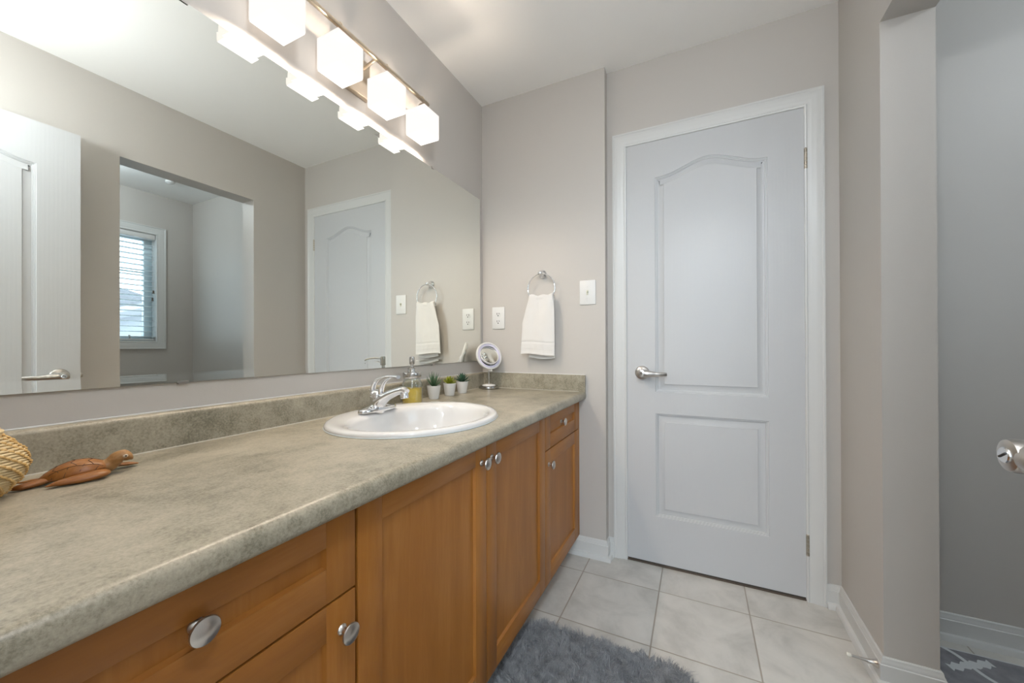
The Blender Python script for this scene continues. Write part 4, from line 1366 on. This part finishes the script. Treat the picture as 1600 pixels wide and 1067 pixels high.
def flipper(pts, wid, name, flat=.22):
    bm = BM(); P = spline([tp(*p) for p in pts], 6)
    tube(bm, P, lerp_list(wid, len(P)), 14, flat=flat, up=(0, 0, 1)); return link(name, bm, M['carved'], tu, 70)


flipper([(.026, .014, .012), (.036, .026, .010), (.028, .031, .0090), (.006, .034, .0075), (-.018, .037, .0066), (-.034, .040, .0046)], [.006, .0095, .0125, .0120, .0075, .0010], 'front_flipper', .52)
flipper([(.030, -.016, .010), (.052, -.026, .008), (.072, -.030, .006), (.086, -.026, .005)], [.007, .0085, .0090, .0030], 'front_flipper', .38)
flipper([(-.034, .008, .008), (-.048, .012, .0065), (-.063, .016, .0055), (-.076, .017, .0050)], [.009, .0095, .0090, .004], 'rear_flipper', .55)
flipper([(-.036, -.010, .008), (-.055, -.016, .006), (-.072, -.020, .005)], [.006, .0065, .002], 'rear_flipper', .38)

# ------------------------------------------------------------------ rugs
RX0, RX1, RY0, RY1, RC = 0.522, 1.112, -1.42, -0.545, 0.085
rug = thing('shag_rug', 'grey fluffy bath rug in front of the vanity', 'rug', (0.82, -0.97, 0))


def rrect(x0, x1, y0, y1, r, n=8):
    return arc(x1 - r, y1 - r, r, 0, 90, n) + arc(x0 + r, y1 - r, r, 90, 180, n) + arc(x0 + r, y0 + r, r, 180, 270, n) + arc(x1 - r, y0 + r, r, 270, 360, n)


bm = BM(); prism(bm, rrect(RX0 + .004, RX1 - .004, RY0 + .004, RY1 - .004, RC), 'z', 0.0005, 0.008)
link('backing', bm, simple('rug_backing', (.22, .23, .25, 1), .9), rug, 30)
random.seed(11)
V = []; Fc = []


def inside(x, y):
    dx = max(RX0 + RC - x, x - (RX1 - RC), 0); dy = max(RY0 + RC - y, y - (RY1 - RC), 0)
    return dx * dx + dy * dy <= RC * RC


NT = 19000
for _ in range(NT):
    x = random.uniform(RX0, RX1); y = random.uniform(max(RY0, -1.42), RY1)
    if not inside(x, y): continue
    nv = noise.noise_vector(Vector((x * 38, y * 38, 0.3))); nv2 = noise.noise_vector(Vector((x * 80, y * 80, 2.1)))
    lean = Vector((nv.x + .7 * nv2.x, nv.y + .7 * nv2.y, 0)) * 0.021
    hgt = .022 + .008 * noise.noise(Vector((x * 30, y * 30, 5)))
    for s in range(6):
        ox = random.gauss(0, .0016); oy = random.gauss(0, .0016); ln = lean + Vector((random.gauss(0, .005), random.gauss(0, .005), 0))
        h = hgt * random.uniform(.75, 1.1); wdt = random.uniform(.0005, .0008); ang = random.uniform(0, PI)
        wx, wy = wdt * math.cos(ang), wdt * math.sin(ang); b0 = len(V)
        for k in range(4):
            t = k / 3; cx_ = x + ox + ln.x * t * t; cy_ = y + oy + ln.y * t * t; cz = .006 + h * (t - .25 * t * t * t * (ln.length / .03)); q = 1 - .6 * t
            V.append((cx_ - wx * q, cy_ - wy * q, cz)); V.append((cx_ + wx * q, cy_ + wy * q, cz))
        for k in range(3): i = b0 + 2 * k; Fc.append((i, i + 1, i + 3, i + 2))
me = bpy.data.meshes.new('pile'); me.from_pydata([(a - .82, b + .97, c) for a, b, c in V], [], Fc); me.materials.append(M['shag'])
o = bpy.data.objects.new('pile', me); C.objects.link(o); o.parent = rug; o['kind'] = 'stuff'

mat_ = thing('floor_mat', 'grey mat with white trellis pattern on the alcove floor', 'mat', (2.2, -0.45, 0))
bm = BM(); pts = rrect(1.780, 2.75, -1.05, -0.055, .03, 6); prism(bm, pts, 'z', 0.0005, 0.009)
link('mat_pile', bm, M['trellis'], mat_, 30)
bm = BM(); tube(bm, [(x, y, .0065) for x, y in pts], .0035, 8, closed=True); link('mat_binding', bm, simple('white_binding', (.62, .64, .66, 1), .8), mat_)
